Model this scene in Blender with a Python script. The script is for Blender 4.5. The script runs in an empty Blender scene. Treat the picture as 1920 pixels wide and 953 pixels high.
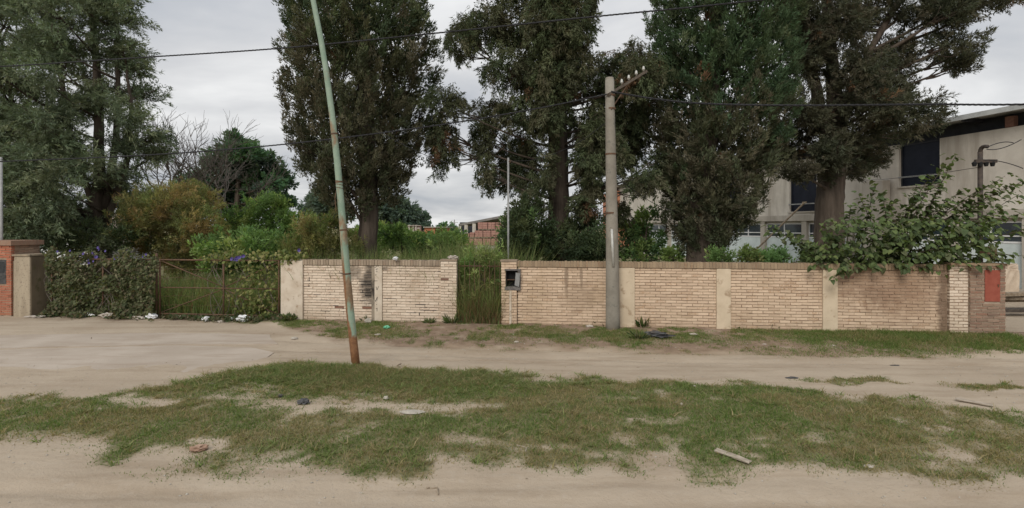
import bpy, bmesh, math, random
import numpy as np
from mathutils import Vector, Matrix

random.seed(7)
RNG = np.random.default_rng(11)
SC = bpy.context.scene
COL = SC.collection
R = math.radians

# ------------------------------------------------------------------ camera
CAMZ, FPX, HX, HY = 2.5, 960.0, 960.0, 426.0
cam = bpy.data.objects.new("camera", bpy.data.cameras.new("camera"))
COL.objects.link(cam)
cam.location = (0, 0, CAMZ)
cam.rotation_euler = (R(90), 0, 0)
cam.data.sensor_width = 36.0
cam.data.lens = 18.0
cam.data.shift_y = -(953 / 2 - HY) / 1920.0
cam.data.clip_end = 3000
SC.camera = cam

# ------------------------------------------------------------------ sky and sun
SUN_EL, SUN_AZ = 37.0, 203.0          # azimuth clockwise from +Y: behind the camera, to the left
world = bpy.data.worlds.new("World")
SC.world = world
world.use_nodes = True
wt = world.node_tree
wn, wl = wt.nodes, wt.links
for n in list(wn):
    wn.remove(n)
def WN(t, **k):
    n = wn.new(t)
    for a, b in k.items():
        setattr(n, a, b)
    return n
def wmath(op, a, b=None, c=None):
    n = WN("ShaderNodeMath", operation=op)
    for i, v in enumerate((a, b, c)):
        if v is None:
            continue
        if isinstance(v, (int, float)):
            n.inputs[i].default_value = v
        else:
            wl.new(v, n.inputs[i])
    return n.outputs[0]
sky = WN("ShaderNodeTexSky", sky_type='NISHITA')
sky.sun_disc = False
sky.sun_elevation = R(SUN_EL)
sky.sun_rotation = R(SUN_AZ)
tc = WN("ShaderNodeTexCoord")
sep = WN("ShaderNodeSeparateXYZ"); wl.new(tc.outputs["Generated"], sep.inputs[0])
zc = wmath('MAXIMUM', sep.outputs[2], 0.0)
zz = wmath('ADD', zc, 0.16)
comb = WN("ShaderNodeCombineXYZ")
wl.new(wmath('DIVIDE', sep.outputs[0], zz), comb.inputs[0])
wl.new(wmath('DIVIDE', sep.outputs[1], zz), comb.inputs[1])
mp = WN("ShaderNodeMapping"); mp.inputs["Scale"].default_value = (0.6, 0.72, 1.0); mp.inputs["Rotation"].default_value = (0, 0, R(-38)); mp.inputs["Location"].default_value = (1.3, 5.7, 0)
wl.new(comb.outputs[0], mp.inputs[0])
nz = WN("ShaderNodeTexNoise"); nz.inputs["Scale"].default_value = 1.15; nz.inputs["Detail"].default_value = 6; nz.inputs["Roughness"].default_value = 0.52; nz.inputs["Distortion"].default_value = 0.4
wl.new(mp.outputs[0], nz.inputs["Vector"])
rampc = WN("ShaderNodeValToRGB")
rampc.color_ramp.elements[0].position = 0.30; rampc.color_ramp.elements[0].color = (0.58, 0.63, 0.71, 1)
rampc.color_ramp.elements[1].position = 0.66; rampc.color_ramp.elements[1].color = (1.36, 1.36, 1.35, 1)
e = rampc.color_ramp.elements.new(0.50); e.color = (0.98, 0.99, 1.01, 1)
wl.new(nz.outputs[0], rampc.inputs[0])
# overcast luminance rises from the horizon to the zenith
grad = wmath('MULTIPLY', wmath('MULTIPLY_ADD', wmath('MULTIPLY', zc, zc), 1.2, 1.0), 0.585)
cmul = WN("ShaderNodeMix", data_type='RGBA', blend_type='MULTIPLY'); cmul.inputs[0].default_value = 1.0
wl.new(rampc.outputs[0], cmul.inputs[6])
cg = WN("ShaderNodeCombineColor"); [wl.new(grad, cg.inputs[i]) for i in range(3)]
wl.new(cg.outputs[0], cmul.inputs[7])
smul = WN("ShaderNodeMix", data_type='RGBA', blend_type='MULTIPLY'); smul.inputs[0].default_value = 1.0
wl.new(sky.outputs[0], smul.inputs[6]); smul.inputs[7].default_value = (1, 1, 1, 1)
bgs = WN("ShaderNodeBackground"); bgs.inputs[1].default_value = 0.05; wl.new(smul.outputs[2], bgs.inputs[0])
bgc = WN("ShaderNodeBackground"); bgc.inputs[1].default_value = 0.97; wl.new(cmul.outputs[2], bgc.inputs[0])
mixs = WN("ShaderNodeMixShader"); mixs.inputs[0].default_value = 0.92
wl.new(bgs.outputs[0], mixs.inputs[1]); wl.new(bgc.outputs[0], mixs.inputs[2])
wo = WN("ShaderNodeOutputWorld"); wl.new(mixs.outputs[0], wo.inputs[0])

sl = bpy.data.lights.new("sun", 'SUN')
sl.energy = 1.5
sl.angle = R(28)
sl.color = (1.0, 0.95, 0.87)
sun = bpy.data.objects.new("sun", sl)
COL.objects.link(sun)
sd = Vector((math.sin(R(SUN_AZ)) * math.cos(R(SUN_EL)), math.cos(R(SUN_AZ)) * math.cos(R(SUN_EL)), math.sin(R(SUN_EL))))
sun.rotation_euler = sd.to_track_quat('Z', 'Y').to_euler()
sun.location = sd * 30
vs = SC.view_settings
vs.view_transform = 'Standard'; vs.look = 'None'; vs.exposure = 0.25; vs.gamma = 1.0
vs.use_curve_mapping = False
SC.cycles.max_bounces = 6; SC.cycles.diffuse_bounces = 3; SC.cycles.glossy_bounces = 2; SC.cycles.transmission_bounces = 3

# ------------------------------------------------------------------ helpers
def P(px, py, Y):
    return np.array([(px - HX) / FPX * Y, Y, CAMZ - (py - HY) / FPX * Y])
def G(px, py):
    Y = CAMZ * FPX / (py - HY)
    return np.array([(px - HX) / FPX * Y, Y, 0.0])

TH = math.atan(-0.116)
CU, SU = math.cos(TH), math.sin(TH)
W0 = np.array([0.0, 12.93])
def W(u, v, z):                       # wall frame: u along the wall, v towards the street
    return np.array([W0[0] + u * CU + v * SU, W0[1] + u * SU - v * CU, z])
def U(px):                            # photograph column -> u on the wall face
    t = (px - 960) / 960.0
    return t * 12.93 / (1 + .116 * t) / CU

def UV(px, v):                        # the same on a plane v metres in front of the wall face
    t = (px - 960) / 960.0
    return (t * (12.93 - v * CU) - v * SU) / (CU - t * SU)

def _hash(ix, iy, iz, seed):
    n = (ix.astype(np.int64) * 374761393 + iy.astype(np.int64) * 668265263 + iz.astype(np.int64) * 2147483647 + seed * 1274126177) & 0xFFFFFFFF
    n = ((n ^ (n >> 13)) * 1274126177) & 0xFFFFFFFF
    n = ((n ^ (n >> 16)) * 2246822519) & 0xFFFFFFFF
    return ((n ^ (n >> 15)) & 0xFFFF) / 65535.0
def vnoise(x, y, z=None, seed=0):
    x = np.asarray(x, float); y = np.asarray(y, float)
    z = np.zeros_like(x) if z is None else np.asarray(z, float)
    xi, yi, zi = np.floor(x), np.floor(y), np.floor(z)
    f = [x - xi, y - yi, z - zi]
    f = [t * t * (3 - 2 * t) for t in f]
    out = 0
    for dx in (0, 1):
        for dy in (0, 1):
            for dz in (0, 1):
                w = (f[0] if dx else 1 - f[0]) * (f[1] if dy else 1 - f[1]) * (f[2] if dz else 1 - f[2])
                out = out + w * _hash(xi + dx, yi + dy, zi + dz, seed)
    return out
def fbm(x, y, z=None, seed=0, oct=4):
    a, s, t = 0.5, 0.0, 0.0
    x = np.asarray(x, float); y = np.asarray(y, float)
    for o in range(oct):
        s = s + a * vnoise(x, y, z, seed + o); t += a
        x = x * 2.03; y = y * 2.03
        if z is not None:
            z = np.asarray(z, float) * 2.03
        a *= .5
    return s / t

OFF = {}
def link(o):
    COL.objects.link(o)
    return o
def tag(o, label=None, cat=None, group=None, kind=None):
    if label: o["label"] = label
    if cat: o["category"] = cat
    if group: o["group"] = group
    if kind: o["kind"] = kind
    return o
def root(name, loc, label, cat, group=None):
    o = bpy.data.objects.new(name, None)
    o.empty_display_size = 0.2
    o.location = [float(c) for c in loc]
    link(o)
    OFF[o.name] = np.array([float(c) for c in loc])
    return tag(o, label, cat, group)
def make_mesh(name, V, F, mat=None, smooth=False):
    me = bpy.data.meshes.new(name)
    me.from_pydata([tuple(map(float, v)) for v in V], [], [tuple(map(int, f)) for f in F])
    if mat is not None:
        me.materials.append(mat)
    if smooth:
        me.polygons.foreach_set("use_smooth", [True] * len(me.polygons))
    me.update()
    return me
def place(name, me, parent=None):
    o = bpy.data.objects.new(name, me)
    link(o)
    if parent is not None:
        o.parent = parent
        OFF[o.name] = OFF[parent.name]
    else:
        OFF[o.name] = np.zeros(3)
    return o
def obj(name, VF, mat, parent=None, smooth=False, base=None):
    """one mesh object from world-space geometry; with a parent it is a part of it"""
    V, F = VF
    V = np.asarray(V, float)
    off = OFF[parent.name] if parent is not None else (np.array(base, float) if base is not None else np.zeros(3))
    o = place(name, make_mesh(name, V - off, F, mat, smooth), parent)
    if parent is None and base is not None:
        o.location = [float(c) for c in base]
        OFF[o.name] = off
    return o
def fast(name, V, F, mat, parent=None, cols=None, smooth=False, kind=None):
    """large mesh from numpy arrays, all faces the same number of corners"""
    V = np.ascontiguousarray(V, np.float32)
    if parent is not None:
        V = V - OFF[parent.name].astype(np.float32)
    F = np.ascontiguousarray(F, np.int32)
    me = bpy.data.meshes.new(name)
    k = F.shape[1]
    me.vertices.add(len(V)); me.vertices.foreach_set("co", V.ravel())
    me.loops.add(F.size); me.loops.foreach_set("vertex_index", F.ravel())
    me.polygons.add(len(F))
    me.polygons.foreach_set("loop_start", np.arange(0, F.size, k, dtype=np.int32))
    if smooth:
        me.polygons.foreach_set("use_smooth", np.ones(len(F), bool))
    if cols is not None:
        at = me.color_attributes.new("Col", 'FLOAT_COLOR', 'POINT')
        c4 = np.ones((len(V), 4), np.float32); c4[:, :3] = cols
        at.data.foreach_set("color", c4.ravel())
    me.update(calc_edges=True)
    me.materials.append(mat)
    o = place(name, me, parent)
    if kind:
        o["kind"] = kind
    return o
def join(*parts):
    V, F, n = [], [], 0
    for v, f in parts:
        V.extend([tuple(map(float, p)) for p in v])
        F.extend([tuple(i + n for i in q) for q in f])
        n += len(v)
    return V, F
BF = [(0, 3, 2, 1), (4, 5, 6, 7), (0, 1, 5, 4), (1, 2, 6, 5), (2, 3, 7, 6), (3, 0, 4, 7)]
def box(x0, x1, y0, y1, z0, z1, fn=None):
    V = [(x0, y0, z0), (x1, y0, z0), (x1, y1, z0), (x0, y1, z0), (x0, y0, z1), (x1, y0, z1), (x1, y1, z1), (x0, y1, z1)]
    if fn:
        V = [fn(*p) for p in V]
    return V, list(BF)
def wbox(u0, u1, v0, v1, z0, z1):     # v0 back, v1 front (street); v flips handedness, so build with -v
    return box(u0, u1, -v1, -v0, z0, z1, lambda a, b, c: W(a, -b, c))
def bevel(VF, w=0.01, seg=1, jit=0.0, seed=0, cuts=0):
    bm = bmesh.new()
    vs_ = [bm.verts.new(tuple(map(float, v))) for v in VF[0]]
    for f in VF[1]:
        bm.faces.new([vs_[i] for i in f])
    if cuts:
        bmesh.ops.subdivide_edges(bm, edges=bm.edges[:], cuts=cuts, use_grid_fill=True)
    ed = [x for x in bm.edges if len(x.link_faces) == 2 and x.calc_face_angle(0) > 0.6]
    bmesh.ops.bevel(bm, geom=ed, offset=w, segments=seg, affect='EDGES', profile=0.6)
    if jit:
        rr = random.Random(seed)
        for v in bm.verts:
            v.co += Vector((rr.uniform(-jit, jit), rr.uniform(-jit, jit), rr.uniform(-jit, jit)))
    bm.verts.index_update()
    out = ([tuple(v.co) for v in bm.verts], [tuple(v.index for v in f.verts) for f in bm.faces])
    bm.free()
    return out
def tube(pts, rad, seg=8, cap=True, flute=0.0, fl_n=5, seed=0):
    pts = [Vector(tuple(map(float, p))) for p in pts]
    n = len(pts)
    if not hasattr(rad, "__len__"):
        rad = [rad] * n
    V, F = [], []
    ref = None
    for i, p in enumerate(pts):
        t = (pts[min(i + 1, n - 1)] - pts[max(i - 1, 0)])
        t = t.normalized() if t.length > 1e-9 else Vector((0, 0, 1))
        if ref is None:
            ref = Vector((1, 0, 0)) if abs(t.x) < .8 else Vector((0, 1, 0))
        a = (ref - t * ref.dot(t)).normalized()
        ref = a
        b = t.cross(a)
        for k in range(seg):
            an = 2 * math.pi * k / seg
            r = rad[i]
            if flute:
                r *= 1 + flute * math.sin(fl_n * an + seed + i * .25) + flute * .6 * math.sin((fl_n * 2 + 1) * an + seed * 2.1 - i * .4)
            q = p + (a * math.cos(an) + b * math.sin(an)) * r
            V.append((q.x, q.y, q.z))
    for i in range(n - 1):
        for k in range(seg):
            k2 = (k + 1) % seg
            F.append((i * seg + k, i * seg + k2, (i + 1) * seg + k2, (i + 1) * seg + k))
    if cap:
        F.append(tuple(range(seg - 1, -1, -1)))
        F.append(tuple((n - 1) * seg + k for k in range(seg)))
    return V, F
def bezier(p0, p1, p2, n=8):
    p0, p1, p2 = map(np.array, (p0, p1, p2))
    return [(1 - t) ** 2 * p0 + 2 * t * (1 - t) * p1 + t * t * p2 for t in np.linspace(0, 1, n)]

# ------------------------------------------------------------------ materials
class NT:
    def __init__(s, name, rough=.85, spec=.2):
        s.m = bpy.data.materials.new(name); s.m.use_nodes = True
        s.t = s.m.node_tree; s.n = s.t.nodes; s.l = s.t.links
        s.b = s.n["Principled BSDF"]
        s.b.inputs["Roughness"].default_value = rough
        s.b.inputs["Specular IOR Level"].default_value = spec
        s.pos = s.n.new("ShaderNodeNewGeometry").outputs["Position"]
    def new(s, t, **k):
        n = s.n.new(t)
        for a, b in k.items(): setattr(n, a, b)
        return n
    def put(s, sock, v):
        if isinstance(v, (int, float)):
            sock.default_value = v
        elif isinstance(v, tuple):
            sock.default_value = v if len(v) == len(sock.default_value) else (*v, 1.0)
        else:
            s.l.new(v, sock)
    def noise(s, scale, detail=4, rough=.55, vec=None, stretch=None):
        v = vec or s.pos
        if stretch:
            mpn = s.new("ShaderNodeMapping"); mpn.inputs["Scale"].default_value = stretch
            s.l.new(v, mpn.inputs[0]); v = mpn.outputs[0]
        n = s.new("ShaderNodeTexNoise"); n.inputs["Scale"].default_value = scale
        n.inputs["Detail"].default_value = detail; n.inputs["Roughness"].default_value = rough
        s.l.new(v, n.inputs["Vector"])
        return n.outputs[0]
    def math(s, op, a, b=0.0, clamp=False):
        n = s.new("ShaderNodeMath", operation=op); n.use_clamp = clamp
        s.put(n.inputs[0], a); s.put(n.inputs[1], b)
        return n.outputs[0]
    def ramp(s, f, a, b):
        n = s.new("ShaderNodeMapRange"); n.interpolation_type = 'SMOOTHSTEP'
        s.put(n.inputs[0], f); n.inputs[1].default_value = a; n.inputs[2].default_value = b
        return n.outputs[0]
    def mix(s, f, a, b, mode='MIX'):
        n = s.new("ShaderNodeMix", data_type='RGBA', blend_type=mode)
        s.put(n.inputs[0], f); s.put(n.inputs[6], a); s.put(n.inputs[7], b)
        return n.outputs[2]
    def bump(s, h, strength=.4, dist=.02):
        n = s.new("ShaderNodeBump"); n.inputs["Strength"].default_value = strength; n.inputs["Distance"].default_value = dist
        s.l.new(h, n.inputs["Height"]); s.l.new(n.outputs[0], s.b.inputs["Normal"])
    def out(s, c):
        s.put(s.b.inputs["Base Color"], c); return s.m
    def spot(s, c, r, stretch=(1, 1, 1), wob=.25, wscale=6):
        """soft-edged patch, for stains and painted shade, round the point c"""
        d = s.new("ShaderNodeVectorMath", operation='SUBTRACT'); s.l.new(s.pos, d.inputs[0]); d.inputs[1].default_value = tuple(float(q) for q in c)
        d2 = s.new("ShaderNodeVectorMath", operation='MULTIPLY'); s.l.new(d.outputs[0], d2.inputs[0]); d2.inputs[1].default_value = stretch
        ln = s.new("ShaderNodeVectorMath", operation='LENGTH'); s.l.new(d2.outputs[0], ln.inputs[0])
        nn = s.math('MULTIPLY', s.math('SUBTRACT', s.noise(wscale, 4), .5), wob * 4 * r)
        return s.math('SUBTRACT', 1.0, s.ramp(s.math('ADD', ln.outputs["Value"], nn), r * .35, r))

def simple(name, c1, c2, scale=8, rough=.85, spec=.2, bump=.3, bscale=None, dist=.01, stretch=None, lo=.3, hi=.7, metal=0, c3=None, s3=40):
    k = NT(name, rough, spec)
    c = k.mix(k.ramp(k.noise(scale, 5, .6, stretch=stretch), lo, hi), c1, c2)
    if c3:
        c = k.mix(k.ramp(k.noise(s3, 3, .6), .55, .72), c, c3)
    k.b.inputs["Metallic"].default_value = metal
    if bump:
        k.bump(k.noise(bscale or scale * 5, 5, .65, stretch=stretch), bump, dist)
    return k.out(c)

def leafmat(name, trans=.25, rough=.55, spec=.25):
    k = NT(name, rough, spec)
    a = k.new("ShaderNodeAttribute"); a.attribute_name = "Col"
    k.l.new(a.outputs["Color"], k.b.inputs["Base Color"])
    tr = k.new("ShaderNodeBsdfTranslucent")
    m2 = k.mix(1.0, a.outputs["Color"], (1.3, 1.35, .7), 'MULTIPLY')
    k.l.new(m2, tr.inputs[0])
    mx = k.new("ShaderNodeMixShader"); mx.inputs[0].default_value = trans
    k.l.new(k.b.outputs[0], mx.inputs[1]); k.l.new(tr.outputs[0], mx.inputs[2])
    k.l.new(mx.outputs[0], k.n["Material Output"].inputs[0])
    return k.m

def brickmat(name, light, mid, dark, red, redness=.12, stain_shade=()):
    """limewashed brick: every brick its own tone, worn through to red in places"""
    k = NT(name, .9, .15)
    g = k.new("ShaderNodeNewGeometry"); oi = k.new("ShaderNodeObjectInfo")
    r = k.math('FRACT', k.math('ADD', g.outputs["Random Per Island"], oi.outputs["Random"]))
    c = k.mix(r, light, mid)
    r2 = k.math('FRACT', k.math('MULTIPLY', r, 7.31))
    big = k.noise(1.3, 4, .6)
    c = k.mix(k.math('MULTIPLY', k.ramp(big, .45, .7), .45), c, dark)
    worn = k.math('ADD', k.math('MULTIPLY', k.noise(26, 5, .65), .7), k.math('MULTIPLY', r2, .3))
    c = k.mix(k.math('MULTIPLY', k.ramp(worn, .66 - redness, .74 - redness * .5), .7), c, red)
    c = k.mix(k.math('MULTIPLY', k.ramp(k.noise(70, 3, .7), .5, .75), .35), c, dark)
    streak = k.noise(5, 4, .6, stretch=(1, 1, .12))
    c = k.mix(k.math('MULTIPLY', k.ramp(streak, .58, .75), .35), c, dark)
    sepz = k.new("ShaderNodeSeparateXYZ"); k.l.new(k.pos, sepz.inputs[0])
    splash = k.math('SUBTRACT', 1.0, k.ramp(k.math('ADD', sepz.outputs[2], k.math('MULTIPLY', k.noise(4, 3), .35)), .12, .5))
    c = k.mix(k.math('MULTIPLY', splash, .35), c, (.24, .16, .10))
    for (cc, rr, st, amt, colr) in stain_shade:
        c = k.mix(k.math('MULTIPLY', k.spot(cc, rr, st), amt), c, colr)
    k.bump(k.noise(60, 5, .7), .5, .006)
    return k.out(c)

LEAF = leafmat("leaf_blades", .38, .6, .15)
NEEDLE = leafmat("conifer_sprays", .18, .7, .12)
GRASSM = leafmat("grass_blades", .4, .6, .15)
BARK = simple("bark", (.052, .040, .031), (.115, .090, .070), 5, bump=.9, bscale=14, dist=.05, stretch=(1, 1, .12))
BARK_PALE = simple("pale_bark", (.11, .092, .076), (.20, .17, .145), 6, bump=.6, dist=.02, stretch=(1, 1, .25))
CONCRETE = simple("pole_concrete", (.20, .18, .148), (.28, .255, .212), 3.5, bump=.4, bscale=50, dist=.006, c3=(.17, .16, .135), s3=7)
PLASTER = simple("old_plaster", (.50, .415, .32), (.62, .54, .44), 3, bump=.35, bscale=30, dist=.008, c3=(.36, .27, .19), s3=5)
PLASTER_TAN = simple("tan_plaster", (.53, .428, .305), (.62, .51, .375), 3, bump=.35, bscale=30, dist=.008, c3=(.37, .27, .18), s3=5)
PLASTER_GREY = simple("dirty_plaster", (.34, .275, .195), (.23, .185, .13), 4, bump=.4, bscale=30, dist=.01, stretch=(1, 1, .2), c3=(.12, .10, .075), s3=3)
RUST = simple("rusty_iron", (.085, .055, .04), (.15, .085, .05), 14, rough=.8, bump=.4, dist=.004)
STEEL = simple("galvanised_steel", (.22, .22, .215), (.32, .32, .31), 9, rough=.5, spec=.5, bump=.1, dist=.002)
IRON = simple("dark_iron", (.045, .038, .034), (.085, .065, .052), 9, rough=.7, bump=.3, dist=.004)
DARKM = simple("dark_cavity", (.012, .012, .012), (.02, .02, .02), 5, bump=0)
CABLE = simple("cable_rubber", (.018, .018, .02), (.035, .035, .038), 30, rough=.6, bump=0)
PORCELAIN = simple("porcelain", (.38, .37, .34), (.50, .49, .45), 12, rough=.35, spec=.5, bump=0)
WOOD = simple("weathered_wood", (.20, .15, .10), (.33, .27, .20), 12, bump=.5, dist=.006, stretch=(1, 1, 1), c3=(.12, .085, .06), s3=22)
PLASTIC_W = simple("white_plastic", (.62, .62, .63), (.80, .80, .80), 9, rough=.45, spec=.4, bump=.2, dist=.01)
PLASTIC_D = simple("dark_plastic", (.03, .03, .031), (.075, .074, .073), 11, rough=.45, spec=.4, bump=.3, dist=.01)
PLASTIC_G = simple("green_plastic", (.07, .30, .16), (.16, .45, .27), 12, rough=.45, spec=.4, bump=.2, dist=.01)
PAPER = simple("muddy_paper", (.36, .31, .26), (.52, .47, .41), 12, bump=.4, dist=.01)
STONE = simple("pale_stone", (.30, .27, .225), (.44, .405, .345), 9, bump=.5, dist=.01)
BLACKPAINT = simple("black_paint", (.015, .014, .014), (.05, .045, .042), 40, rough=.7, bump=0)

# ------------------------------------------------------------------ ground
def interp(x, pts):
    a = np.array(pts, float)
    return np.interp(x, a[:, 0], a[:, 1])
UPPER = [(-600, 760), (0, 748), (120, 742), (220, 732), (340, 714), (390, 694), (500, 683), (680, 690), (800, 697), (1000, 702), (1200, 709), (1400, 714), (1500, 722), (1560, 738), (1700, 750), (1800, 768), (1920, 780), (2600, 800)]
LOWER = [(-600, 830), (0, 838), (150, 850), (300, 868), (420, 886), (560, 880), (700, 890), (830, 876), (960, 882), (1100, 896), (1250, 872), (1370, 896), (1500, 866), (1640, 884), (1800, 890), (1920, 905), (2600, 930)]
VERGE = [(-600, 594), (0, 594), (80, 598), (300, 603), (520, 607), (560, 628), (640, 640), (800, 652), (900, 656), (1100, 654), (1250, 664), (1400, 660), (1500, 668), (1700, 668), (1800, 664), (1920, 658), (2600, 650)]
BARE = [(285, 764, 75, 15, 1), (150, 770, 30, 8, .5), (600, 764, 170, 13, .95), (800, 770, 200, 12, .85), (660, 706, 60, 10, .5), (560, 780, 60, 10, .5), (385, 832, 40, 17, .95), (870, 830, 70, 12, .75), (700, 742, 90, 12, .45), (120, 838, 140, 26, .8), (950, 715, 90, 12, .4),
        (1190, 798, 40, 10, .85), (1240, 790, 60, 8, .55), (1165, 825, 40, 12, .7), (1260, 830, 40, 10, .6), (1390, 842, 50, 14, .6), (1640, 738, 110, 13, .9), (1560, 730, 60, 10, .7), (970, 838, 50, 10, .6), (520, 850, 60, 12, .5), (1760, 850, 100, 14, .5), (1100, 850, 60, 10, .4), (640, 800, 90, 9, .35), (1540, 830, 60, 12, .5)]
EXTRA = [(1600, 719, 100, 6, .85), (1880, 728, 90, 9, .9), (700, 617, 60, 12, .7), (640, 625, 40, 9, .8), (740, 628, 60, 9, .55), (905, 632, 60, 10, .6), (1000, 624, 60, 11, .9), (1075, 636, 45, 9, .6), (1150, 628, 60, 12, .9), (1190, 640, 50, 10, .9), (1280, 632, 60, 9, .7), (1430, 630, 90, 10, .75), (1350, 640, 60, 9, .4), (560, 606, 60, 9, .9),
         (1560, 636, 90, 13, .9), (1680, 638, 120, 16, 1), (1800, 640, 110, 16, 1), (1890, 648, 60, 9, .9), (480, 604, 60, 6, .9), (1700, 660, 160, 8, .35), (1500, 655, 120, 10, .35)]
def pix(X, Y):
    return HX + FPX * X / Y, HY + FPX * CAMZ / Y
def grass_field(X, Y):
    """0..1 grass cover, 0..1 'brown earth' of the verge under the wall"""
    X = np.asarray(X, float); Y = np.maximum(np.asarray(Y, float), .5)
    px, py = pix(X, Y)
    n1 = fbm(X * 1.6, Y * 1.6, seed=3, oct=5) - .5
    n2 = fbm(X * 4.5, Y * 4.5, seed=9, oct=3)
    n3 = fbm(X * .8, Y * 1.2, seed=21, oct=3)
    up = interp(px, UPPER) + n1 * 34
    lo = interp(px, LOWER) + 20 + n1 * 105
    s = np.clip((py - up) / 14, 0, 1) * np.clip((lo - py) / 44, 0, 1)
    d = s * np.clip(.68 + 1.1 * (n3 - .36) + 1.4 * (n2 - .47), .20, 1)
    wx = px + n1 * 60 + (n2 - .5) * 90; wy = py + n1 * 18 + (n2 - .5) * 22
    for (cx, cy, rx, ry, a) in BARE:
        q = ((wx - cx) / rx) ** 2 + ((wy - cy) / ry) ** 2
        d = d * (1 - a * .80 * np.clip(1.25 - q, 0, 1) ** 1.2)
    ver = np.clip((interp(px, VERGE) + n1 * 22 - py) / 8, 0, 1)
    wl_ = 12.93 - .116 * X
    ver = ver * (Y < wl_ + .4)
    dv = ver * np.clip((n2 - .52) * 2.2, 0, .5)
    for (cx, cy, rx, ry, a) in EXTRA:
        q = ((wx - cx) / rx) ** 2 + ((wy - cy) / ry) ** 2
        dv = np.maximum(dv, a * np.clip(1.35 - q, 0, 1) * np.clip(.2 + 1.5 * n2, 0, 1))
    d = np.maximum(d, dv)
    dry = np.clip(1.6 - np.abs(py - (interp(px, VERGE) - 3)) / 6, 0, 1) * (px > 780) * .6
    inner = np.clip((Y - wl_ - .3) / .5, 0, 1) * ((X < 11.3) | (Y > 24))
    d = np.where(inner > 0, np.maximum(d, inner * .85), d)
    return np.clip(d, 0, 1), np.clip(ver * .8, 0, 1), np.clip(dry, 0, 1)
def ground_h(X, Y):
    X = np.asarray(X, float); Y = np.asarray(Y, float)
    near = np.clip(1 - np.hypot(X, (Y - 8)) / 60, 0, 1)
    h = (fbm(X * .35, Y * .35, seed=40, oct=3) - .5) * .05 * near
    h = h + .045 * np.exp(-(((X + 2.6) / 1.9) ** 2 + ((Y - 8.75) / .55) ** 2))
    h = h + .05 * np.exp(-((Y - 7.3 + .05 * X) / 1.3) ** 2) * near
    wl_ = 12.93 - .116 * X
    h = h + .06 * np.exp(-((Y - wl_ + .2) / .8) ** 2) * (X > -6.5)
    h = h - .035 * np.exp(-((Y - 10.3 + .06 * X) / .7) ** 2) * near
    h = h + (fbm(X * 2.5, Y * 2.5, seed=44, oct=3) - .5) * .035 * near
    for (y0, sl, w_, dp) in ((4.75, -.02, .09, .022), (5.05, .03, .08, .016), (10.05, -.085, .13, .03), (10.75, -.10, .10, .022), (9.6, -.05, .09, .018)):
        h = h - dp * np.exp(-((Y - y0 - sl * X - .12 * np.sin(X * .35 + y0)) / w_) ** 2) * near
    h = h * np.clip((Y - 1) / 3, 0, 1)
    flat = np.clip((-4.6 - X) / .8, 0, 1) * np.clip((Y - 7.6) / .8, 0, 1) * np.clip((13.2 - Y) / .5, 0, 1)
    return h * (1 - .8 * flat)

def axis(lo, hi, fine_lo, fine_hi, st):
    a = list(np.arange(fine_lo, fine_hi, st))
    d = st; x = fine_lo
    left = []
    while x > lo:
        d *= 1.28; x -= d; left.append(max(x, lo))
    d = st; x = a[-1]; right = []
    while x < hi:
        d *= 1.28; x += d; right.append(min(x, hi))
    return np.array(left[::-1] + a + right)
gx = axis(-1200, 1200, -15.5, 14.5, .085)
gy = axis(-300, 1500, 4.2, 14.6, .075)
XX, YY = np.meshgrid(gx, gy)
GZ = ground_h(XX, YY)
gd, gver, gdry = grass_field(XX, YY)
nx, ny = len(gx), len(gy)
idx = np.arange(nx * ny).reshape(ny, nx)
GF = np.stack([idx[:-1, :-1], idx[:-1, 1:], idx[1:, 1:], idx[1:, :-1]], -1).reshape(-1, 4)
def ground_mat():
    k = NT("earth", .95, .1)
    a = k.new("ShaderNodeAttribute"); a.attribute_name = "Col"
    sp = k.new("ShaderNodeSeparateColor"); k.l.new(a.outputs["Color"], sp.inputs[0])
    gr, ve, dr = sp.outputs[0], sp.outputs[1], sp.outputs[2]
    dirt = k.mix(k.ramp(k.noise(.55, 5, .6), .3, .7), (.36, .290, .215), (.425, .35, .265))
    dirt = k.mix(k.math('MULTIPLY', k.ramp(k.noise(1.6, 5, .65, stretch=(.25, 1.6, 1)), .45, .68), .55), dirt, (.275, .21, .145))
    dirt = k.mix(k.math('MULTIPLY', k.ramp(k.noise(9, 5, .7), .5, .72), .35), dirt, (.43, .37, .30))
    dirt = k.mix(k.math('MULTIPLY', k.ramp(k.noise(60, 5, .75), .55, .72), .5), dirt, (.21, .158, .112))
    brown = k.mix(k.ramp(k.noise(5, 5, .6), .3, .7), (.150, .096, .064), (.25, .175, .12))
    c = k.mix(k.math('MULTIPLY', ve, k.ramp(k.noise(2.2, 4), .20, .48)), dirt, brown)
    c = k.mix(k.math('MULTIPLY', dr, .35), c, (.33, .25, .16))
    thatch = k.mix(k.ramp(k.noise(7, 5, .6), .35, .65), (.20, .165, .09), (.115, .125, .05))
    c = k.mix(k.math('MULTIPLY', k.ramp(k.math('ADD', gr, k.math('MULTIPLY', k.math('SUBTRACT', k.noise(16, 4, .6), .5), .5)), .2, .75), .9), c, thatch)
    h = k.math('ADD', k.math('MULTIPLY', k.noise(12, 6, .65), .6), k.math('MULTIPLY', k.noise(70, 4, .7), .25))
    k.bump(h, .75, .035)
    return k.out(c)
ground = fast("ground", np.stack([XX, YY, GZ], -1).reshape(-1, 3), GF, ground_mat(), cols=np.stack([gd, gver, gdry], -1).reshape(-1, 3), smooth=True)
tag(ground, "pale dirt street, footpath and verge", kind="structure")

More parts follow.
